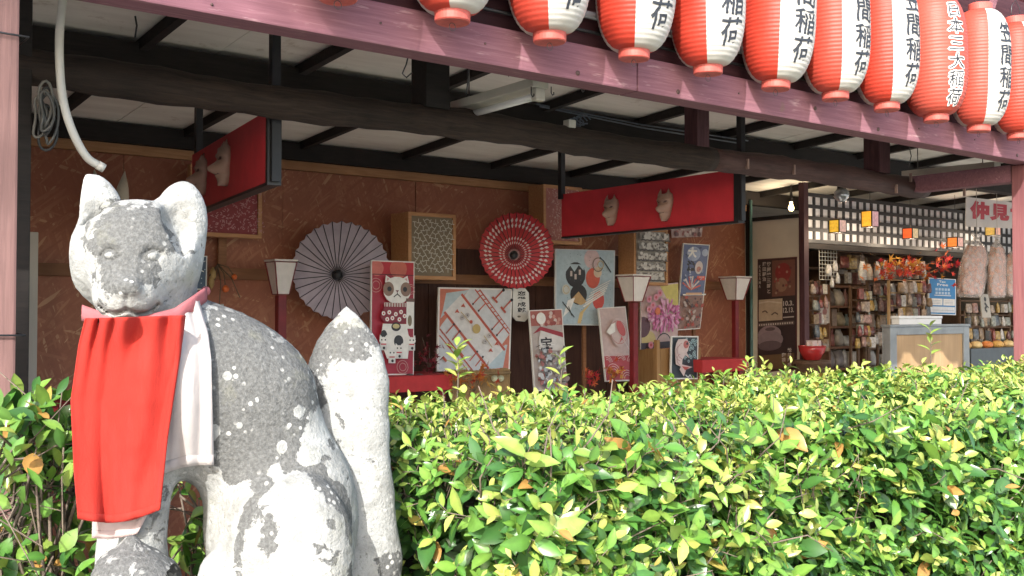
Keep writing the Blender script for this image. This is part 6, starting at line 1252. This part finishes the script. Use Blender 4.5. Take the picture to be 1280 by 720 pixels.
q = at(1015, 450, 4.9); o = thing('red_basin', 'shiny red basin filled with pale packets beside the door', 'basin', (q.x, q.y, q.z)); m = MB(); zz = at(1015, 432, 4.9).z - q.z; m.lathe([(0.055, 0), (0.06, 0.003), (0.095, zz * 0.6), (0.105, zz), (0.100, zz), (0.09, zz * 0.6), (0.05, 0.01)], 28, q); m.build('bowl', plain((0.42, 0.03, 0.03), 0.25, 0.15, 8, name='red_lacquer'), o)
m = MB(); m.lathe([(0.12, 0), (0.12, q.z - 0.09), (0.14, q.z - 0.09), (0.14, q.z - 0.061)], 20, (q.x, q.y, 0.06)); o2 = thing('round_stand', 'dark round stand under the red basin', 'stand', (q.x, q.y, 0.06)); m.build('stand', M_shelf, o2)
for k in range(5):
    c = Vector((q.x + rng.uniform(-0.05, 0.05), q.y + rng.uniform(-0.05, 0.05), q.z + zz * 0.55)); m = MB(); pkg(m, c, 0.06, 0.03, 0.09, 1, rng.uniform(-1, 1)); g_ = m.build('clear_packet', plain((0.55, 0.42, 0.38), 0.3, 0.3, 30, name='packet'), None, loc=c); tag(g_, 'pale packet standing in the red basin', 'packet', 'packets in the red basin')
a_, b_ = at(1214, 436, 4.5), at(1275, 440, 4.5); zt2 = a_.z; o = thing('pastry_case', 'low dark case with lit pastries right of the counter', 'case', ((a_.x + b_.x) / 2, 4.6, 0.06)); m = MB(); m.box((a_.x, 4.5, 0.06), (b_.x, 4.95, zt2), bev=0.004); m.build('case', plain((0.05, 0.065, 0.075), 0.4, 0.2, name='dark_case'), o)
for k in range(9):
    c = Vector((a_.x + 0.05 + k * (b_.x - a_.x - 0.1) / 8, 4.58 + 0.05 * (k % 2), zt2)); m = MB(); m.lathe([(0.035, 0.0), (0.05, 0.012), (0.05, 0.032), (0.035, 0.05), (0.01, 0.057)], 14, c); g_ = m.build('pastry', plain([(0.62, 0.36, 0.10), (0.60, 0.20, 0.05), (0.66, 0.48, 0.22)][k % 3], 0.5, 0.25, 30, 0.3, name='pastry'), None, loc=c); tag(g_, 'golden round pastry, %s from left on the dark case' % ORD[k], 'pastry', 'pastries on the dark case')
def fig(a): a.circ(0.5, 0.78, 0.14, INK); a.path([(0.4, 0.62), (0.62, 0.5), (0.36, 0.36), (0.6, 0.24)], 0.16, INK); a.path([(0.62, 0.5), (0.8, 0.42)], 0.1, INK)
sheet('calligraphy_plate', 'narrow pale plate with a black brush figure below the bags', 'plate', ((1225, 367), (1236, 368), (1239, 397), (1228, 397)), 4.7, 4.7, (0.42, 0.38, 0.32), fig, None, 0.01)
sheet('small_picture', 'small pale framed picture at the left of the shop opening', 'picture', ((1023, 378), (1037, 377), (1037, 404), (1023, 406)), 5.4, 5.4, (0.42, 0.36, 0.30), lambda a: (a.rect(0.1, 0.1, 0.9, 0.9, (0.34, 0.30, 0.27)), a.circ(0.55, 0.55, 0.2, (0.2, 0.08, 0.07)), a.line((0.2, 0.3), (0.8, 0.28), 0.03, INK)), (0.2, 0.13, 0.08), 0.01)
# ================================================================== small things
# tube lamps under the ceiling
M_batten = plain((0.50, 0.47, 0.40), 0.5, 0.12, 8, name='aged_white_metal'); M_tube = plain((0.74, 0.73, 0.70), 0.25, 0.03, name='white_glass')
def tube_lamp(label, pn, pf, Yn):
    n_ = at(*pn, Yn); f_ = atx(*pf, n_.x); L = f_.y - n_.y; z0 = n_.z; z1 = f_.z
    o = thing('tube_lamp', label, 'lamp', n_, 0.0, 'tube lamps under the ceiling')
    m = MB(); m.bar(n_ + Vector((0, 0, 0.03)), f_ + Vector((0, 0, 0.03)), 0.075, 0.035, bev=0.004); m.build('housing', M_batten, o)
    m = MB(); m.tube([n_ + Vector((0, 0.03, -0.014)), f_ + Vector((0, -0.03, -0.014))], 0.014, 12); m.build('glass_tube', M_tube, o)
    for q, s_ in ((n_, 1), (f_, -1)): m = MB(); m.box((q.x - 0.022, q.y if s_ > 0 else q.y - 0.03, q.z - 0.034), (q.x + 0.022, q.y + 0.03 if s_ > 0 else q.y, q.z + 0.012), bev=0.004); m.build('end_cap', M_batten, o)
    m = MB(); m.tube([n_ + Vector((0, L * 0.15, 0.04)), (n_.x, n_.y + L * 0.15, zr(n_.y + L * 0.15))], 0.003, 5); m.build('hanger', M_iron, o)
    m = MB(); m.tube([n_ + Vector((0, L * 0.85, 0.04)), (n_.x, n_.y + L * 0.85, zr(n_.y + L * 0.85))], 0.003, 5); m.build('hanger', M_iron, o)
tube_lamp('white tube lamp hanging behind the beam below the lanterns', (676, 114), (572, 143), 2.96)
tube_lamp('white tube lamp by the corner tie beam at the right', (1247, 213), (1131, 224), 2.98)
# white hose hanging at the left
pts = [(80, -60), (78, 0), (74.5, 40), (74.5, 80), (78, 120), (86, 152), (98, 180), (110, 198), (122, 206)]; Yh = 3.05
sp = [at(x, y, Yh) for x, y in pts]; o = thing('white_hose', 'white plastic hose hanging from the eaves above the fox head', 'hose', sp[-1]); fine = []
for i in range(len(sp) - 1):
    a_, b_, c_, d_ = sp[max(i - 1, 0)], sp[i], sp[i + 1], sp[min(i + 2, len(sp) - 1)]
    for t_ in np.linspace(0, 1, 6)[:-1]: fine.append(0.5 * ((2 * b_) + (c_ - a_) * t_ + (2 * a_ - 5 * b_ + 4 * c_ - d_) * t_ ** 2 + (3 * b_ - a_ - 3 * c_ + d_) * t_ ** 3))
fine.append(sp[-1]); m = MB(); m.tube(fine, 0.0115, 12); m.build('hose', plain((0.56, 0.54, 0.48), 0.45, 0.12, 12, name='old_vinyl'), o); e = fine[-1]; d_ = (fine[-1] - fine[-2]).normalized(); m = MB(); m.tube([e, e + d_ * 0.02], 0.013, 12); m.build('end_fitting', plain((0.6, 0.58, 0.52), 0.4, 0.1, name='fitting'), o)
# coil of grey cable on the dark post
o = thing('cable_coil', 'loops of grey cable hanging on the dark post at the left', 'cable', at(55, 175, 3.36)); 
for k in range(6):
    c = at(55 + rng.uniform(-7, 6), 146 + rng.uniform(-9, 12), 3.32 + 0.012 * k); rx, rz = 0.012 + 0.012 * rng.random(), 0.045 + 0.035 * rng.random(); ph_ = rng.random() * 3; m = MB(); m.tube([c + Vector((rx * math.cos(t_) + 0.009 * math.sin(2 * t_ + ph_), 0.006 * math.sin(3 * t_), rz * math.sin(t_) * (1 + 0.25 * math.sin(t_ + ph_)))) for t_ in np.linspace(0, 2 * math.pi, 22)], 0.0045, 6, caps=False); m.build('loop', plain([(0.10, 0.10, 0.095), (0.17, 0.165, 0.15), (0.04, 0.04, 0.04)][k % 3], 0.5, 0.1, name='cable_sheath'), o)
# wires and hooks below the beam
def wire(label, pts, Y, r=0.0025, name='wire', mat=None):
    q = [at(x, y, Y) for x, y in pts]; o = MB().tube(q, r, 6).build(name, mat or M_black, None, loc=q[-1]); tag(o, label, 'wire'); return o
wire('thin dark wire hanging below the beam left of the tube lamp', [(584, 78), (585, 100), (583, 118)], 2.82)
wire('short curled wire by the first strut', [(512, 62), (508, 80), (503, 92), (508, 97), (515, 91)], 2.82)
wire('long loose wire curling below the beam near the right strut', [(1124, 172), (1136, 180), (1139, 195), (1136, 208)], 2.9)
wire('thin wire drooping from the ceiling at the far left', [(169, 20), (171, 32), (169, 47)], 3.3, 0.003)
for k, (x, y, L) in enumerate(((727, 112, 16), (664, 118, 10), (689, 116, 8), (748, 106, 8), (634, 92, 8))):
    q = at(x, y, 2.82); s_ = L * 0.0027; o = MB().tube([q + Vector((0, 0, s_)), q, q + Vector((0.006, 0, -0.008)), q + Vector((0.012, 0, -0.004)), q + Vector((0.012, 0, 0.004))], 0.0022, 6).build('hook', M_black, None, loc=q); tag(o, 'small black hook below the pink beam, %s from the left' % ORD[(3, 1, 2, 4, 0)[k]], 'hook', 'hooks below the beam')
# loose fittings on the log
q = at(712, 156, Y_LOG - 0.02); o = thing('cable_clamp', 'tangle of cable with white clamp on top of the log', 'cable', (q.x, q.y, q.z)); m = MB(); m.box((q.x - 0.02, q.y - 0.02, q.z - 0.015), (q.x + 0.02, q.y + 0.02, q.z + 0.02), bev=0.004); m.build('clamp', plain((0.5, 0.48, 0.42), 0.5, 0.2, name='clamp'), o)
for k in range(5): m = MB(); c = q + Vector((0.03 + 0.02 * k, 0.02, 0.01)); m.tube([c + Vector((0.03 * math.cos(t_), 0.01 * math.sin(2 * t_), 0.022 * math.sin(t_) + 0.008 * k)) for t_ in np.linspace(0, 5, 12)], 0.003, 5); m.build('cable', plain((0.07, 0.09, 0.12), 0.5, 0.2, name='dark_cable'), o)
for lv_, (x0, y0, x1, y1) in zip(('upper', 'lower'), ((670, 130, 935, 176), (675, 133, 930, 180))): o = MB().tube([at(x0, y0, 4.1), at((x0 + x1) / 2, (y0 + y1) / 2 + 3, 4.1), at(x1, y1, 4.1)], 0.004, 6).build('ceiling_cable', plain((0.10, 0.12, 0.15), 0.5, 0.2, name='dark_cable'), None, loc=at(x0, y0, 4.1)); tag(o, lv_ + ' dark cable strung below the ceiling along the black purlin', 'cable', 'cables along the purlin')
# pale stick leaning by the left post
a_, b_ = at(43, 290, 5.2), at(43, 482, 5.2); m = MB(); m.box((a_.x - 0.02, 5.2, 0.06), (a_.x + 0.018, 5.24, a_.z), bev=0.003); o = m.build('leaning_batten', plain((0.46, 0.42, 0.36), 0.6, 0.15, 10, name='bare_wood', stretch=(1, 1, 0.1)), None, loc=(a_.x, 5.22, 0.06)); tag(o, 'narrow pale wooden batten standing against the wall at the left', 'batten')
# white fox figure on the wall whose ear tips show over the statue
c = at(137, 262, 5.3); o = thing('white_fox_figure', 'white fox figure on the wall, only pointed ears showing behind the statue', 'figure', c)
Mwf = plain((0.62, 0.57, 0.46), 0.5, 0.08, 10, name='cream_papier_mache'); m = MB(); m.lathe([(0.01, -0.17), (0.05, -0.14), (0.085, -0.06), (0.095, 0.0), (0.07, 0.05), (0.02, 0.07)], 20, c); m.build('head', Mwf, o)
for xx, yy in ((118, 212), (156, 214)):
    t_ = at(xx, yy, 5.3); b_ = Vector((t_.x * 0.75 + c.x * 0.25, 5.3, c.z + 0.03)); m = MB(); m.tube([b_, b_.lerp(t_, 0.5), t_], [0.04, 0.028, 0.002], 10); m.build('ear', Mwf, o)
m = MB(); m.box((c.x - 0.012, 5.3, c.z - 0.02), (c.x + 0.012, Y_WALL - 0.002, c.z + 0.02)); m.build('peg', M_rail, o)
# dried lantern fruits and twigs on a bracket right of the statue
c = at(276, 352, 5.5); o = thing('dried_spray', 'dried spray with two orange lantern fruits right of the fox head', 'spray', c); m = MB(); m.box((at(273, 300, 5.56).x, 5.555, at(273, 345, 5.56).z), (at(283, 300, 5.56).x, 5.575, at(273, 297, 5.56).z)); m.build('bracket_stick', M_rail, o)
for x, y, r in ((282, 361, 0.021), (293, 346, 0.016)): q = at(x, y, 5.46); m = MB(); m.lathe([(0.001, -r), (r * 0.7, -r * 0.7), (r, 0), (r * 0.6, r * 0.7), (0.001, r)], 12, q); m.build('fruit', plain((0.60, 0.13, 0.03), 0.5, 0.2, 30, name='orange_husk'), o)
m = MB()
for x, y in ((282, 361), (293, 346), (262, 345), (266, 356), (300, 372), (274, 385), (258, 360)): m.tube([at(272, 330, 5.5), at((272 + x) / 2 + 3, (330 + y) / 2 - 4, 5.48), at(x, y, 5.46)], 0.003, 5)
tag(m.build('twigs', plain((0.12, 0.08, 0.05), 0.8, 0.2, name='dry_twig'), o), kind='stuff')
for x, y in ((266, 343), (264, 353)): q = at(x, y, 5.47); m = MB(); m.lathe([(0.001, -0.04), (0.016, -0.015), (0.018, 0.01), (0.004, 0.04)], 10, q); m.build('seed_pod', plain((0.34, 0.22, 0.08), 0.6, 0.2, name='pod'), o)
m = MB(); m.tube([at(278, 380, 5.46), at(278, 398, 5.46)], 0.008, 8); m.build('paper_strip', plain((0.6, 0.58, 0.53), 0.6, 0.05, name='paper'), o)
# red benches and boxes under the display
M_felt = plain((0.40, 0.028, 0.03), 0.85, 0.12, 20, 0.2, name='red_felt')
def bench(label, xl, xr, yt_, Y, dep, h=None, name='red_bench'):
    a_, b_ = at(xl, yt_, Y), at(xr, yt_, Y); o = thing(name, label, 'bench', ((a_.x + b_.x) / 2, Y + dep / 2, 0.06)); m = MB(); m.box((a_.x, Y, a_.z - 0.09), (b_.x, Y + dep, a_.z), bev=0.006); m.build('felt_top', M_felt, o)
    for xx in (a_.x + 0.03, b_.x - 0.07): 
        for yy in (Y + 0.03, Y + dep - 0.07): m = MB(); m.box((xx, yy, 0.06), (xx + 0.04, yy + 0.04, a_.z - 0.091)); m.build('leg', M_redpaint, o)
bench('red felt covered bench below the cat poster', 486, 566, 471, 4.95, 0.42); bench('red box below the right paper lamp', 878, 936, 450, 5.0, 0.35); bench('dark red bench at the far left beside the dark post', 36, 215, 512, 4.6, 0.5)
for k, xx in enumerate((512, 524)): q = at(xx, 481, 4.94); m = MB(); m.lathe([(0.02, 0), (0.03, 0.006), (0.016, 0.014), (0.002, 0.018)], 12, at(xx, 470.5, 5.02)); o = m.build('small_dish', plain((0.10, 0.09, 0.09), 0.3, 0.2, name='glaze'), None, loc=at(xx, 470.5, 5.02)); tag(o, '%s small dark dish on the red felt bench' % ('left', 'right')[k], 'dish', 'dishes on the felt bench')
# bamboo screen with leaves
a_, b_ = at(566, 462, 5.0), at(636, 466, 5.0); o = thing('bamboo_screen', 'low screen of thin upright bamboo below the diagonal street poster', 'screen', ((a_.x + b_.x) / 2, 5.0, 0.06)); n = 30
Mb = plain((0.34, 0.22, 0.10), 0.5, 0.25, 12, name='dry_bamboo')
for k in range(n): xx = a_.x + (b_.x - a_.x) * k / (n - 1); m = MB(); m.tube([(xx, 5.0 + 0.002 * (k % 2), 0.06), (xx, 5.0, a_.z - 0.012 * rng.random())], 0.0078, 7); m.build('bamboo_cane', Mb, o)
for q, dz in ((0.03, 0), (0.18, 0)): m = MB(); m.tube([(a_.x, 4.985, a_.z - q), (b_.x, 4.985, a_.z - q)], 0.007, 7); m.build('cross_cane', Mb, o)
for k, xx in enumerate((618, 626)): q = at(xx, 473, 4.97); m = MB(); m.lathe([(0.001, -0.02), (0.016, -0.013), (0.021, 0), (0.016, 0.013), (0.001, 0.02)], 14, q); o = m.build('round_ornament', plain((0.42, 0.42, 0.28), 0.5, 0.1, name='pale_bead'), None, loc=q); tag(o, '%s pale round ornament hanging on the bamboo screen' % ('left', 'right')[k], 'ornament', 'ornaments on the bamboo screen'); 
maple('maple_spray', 'spray of orange maple leaves before the bamboo screen', at(594, 474, 4.92), (0.085, 0.02, 0.035), 46, 0.035, ORG); maple('maple_spray', 'dark red leaf spray between cat poster and street poster', at(537, 446, 5.1), (0.035, 0.02, 0.05), 46, 0.030, DRD); maple('maple_spray', 'bright red maple leaves left of the goldfish poster', at(738, 470, 5.0), (0.03, 0.02, 0.028), 22, 0.035, RDS); maple('maple_spray', 'orange maple leaves at the foot of the goldfish poster', at(767, 466, 4.98), (0.035, 0.02, 0.03), 26, 0.035, ORG)
# wooden easel and crate by the carp poster
o = thing('wooden_crate', 'upright light wooden crate behind the carp poster', 'crate', (at(848, 470, 5.14).x, 5.2, 0.06)); a_, b_ = at(825, 436, 5.14), at(876, 436, 5.14); Mcr = wood((0.30, 0.16, 0.06), (0.42, 0.25, 0.11), (30, 30, 3), 0.6, 0.2, 'crate_wood')
for k in range(5): xx = a_.x + (b_.x - a_.x) * k / 5; m = MB(); m.box((xx + 0.002, 5.14, 0.06), (xx + (b_.x - a_.x) / 5 - 0.002, 5.155, a_.z)); m.build('board', Mcr, o)
for xx in (a_.x, b_.x - 0.02): m = MB(); m.box((xx, 5.156, 0.06), (xx + 0.02, 5.42, a_.z - 0.002)); m.build('side', Mcr, o)
q = at(823, 425, 5.05); m = MB(); m.box((q.x - 0.014, 5.05, 0.06), (q.x + 0.014, 5.08, q.z), bev=0.002); o = m.build('wooden_stake', Mcr, None, loc=(q.x, 5.065, 0.06)); tag(o, 'light wooden stake standing left of the carp poster', 'stake')

# ================================================================== the tree behind the viewer whose boughs dapple the eaves
rnd = np.random.default_rng(21); TS = -np.array(_l); tb = Vector((-7.6, -2.4, 0)); o = thing('shade_tree', 'broadleaf tree behind the viewer whose boughs dapple the eaves', 'tree', tb)
m = MB(); m.tube([tb, tb + Vector((0.05, 0, 2)), tb + Vector((0.2, 0.05, 4)), tb + Vector((0.5, 0.1, 6)), tb + Vector((0.6, 0.1, 9.0))], [0.28, 0.24, 0.2, 0.15, 0.04], 12); m.build('trunk', M_twig, o)
LC_ = []
for k in range(24):
    s_ = (k + 0.5) / 24; e = np.array((-0.3 + 3.4 * s_ ** 1.1, 2.68, 2.66 + 1.2 * rnd.random() ** 1.6)) + TS * rnd.uniform(8.3, 10.0); e = Vector(e); a_ = tb + Vector((0.4, 0.08, 5.0 + 2.2 * rnd.random())); md = a_.lerp(e, 0.5) + Vector((0, 0, 0.3)); m = MB(); m.tube([a_, md, e], [0.04, 0.022, 0.006], 6); m.build('limb', M_twig, o)
    for q in (0.80, 0.92, 1.0): LC_.append(np.array(md.lerp(e, (q - 0.5) * 2) + Vector(rnd.normal(0, 0.10, 3))))
P2 = np.concatenate([c + rnd.normal(0, 0.15, (26, 3)) for c in LC_]); t_ = (2.68 - P2[:, 1]) / TS[1] * -1; zz = P2[:, 2] - TS[2] * t_; P2 = P2[zz > 2.30]
V, _ = grow(P2, rnd.normal(0, 0.6, (len(P2), 3)) + np.array((0.3, 0.2, 0.3)), rnd.uniform(0.07, 0.11, len(P2)), 0.05, rnd); me = leaf_mesh('crown', V - np.array(tb), TINTS[rnd.choice([0, 1, 7], len(P2))]); c = bpy.data.objects.new('crown', me); col.objects.link(c); c.parent = o; c['kind'] = 'stuff'
# thin stakes that carry the free standing posters
for px, py, Y, nm in ((491, 400, 5.155, 'cat poster'), (592, 415, 5.375, 'diagonal street poster'), (684, 440, 5.275, 'treasure boat poster'), (768, 425, 5.235, 'goldfish poster'), (731, 360, 5.375, 'bird poster'), (826, 400, 5.35, 'flower poster'), (868, 350, 5.46, 'tilted blue and brown poster')):
    q = at(px, py, Y); o = thing('poster_stake', 'thin dark wooden stake behind the ' + nm, 'stake', (q.x, Y, 0.06), 0.0, 'stakes behind the posters')
    m = MB(); m.box((q.x - 0.014, Y, 0.06), (q.x + 0.014, Y + 0.02, q.z), bev=0.002); m.build('stake', M_rail, o)
    m = MB(); m.box((q.x - 0.05, Y - 0.02, 0.061), (q.x + 0.05, Y + 0.06, 0.085)); m.build('foot', M_rail, o)
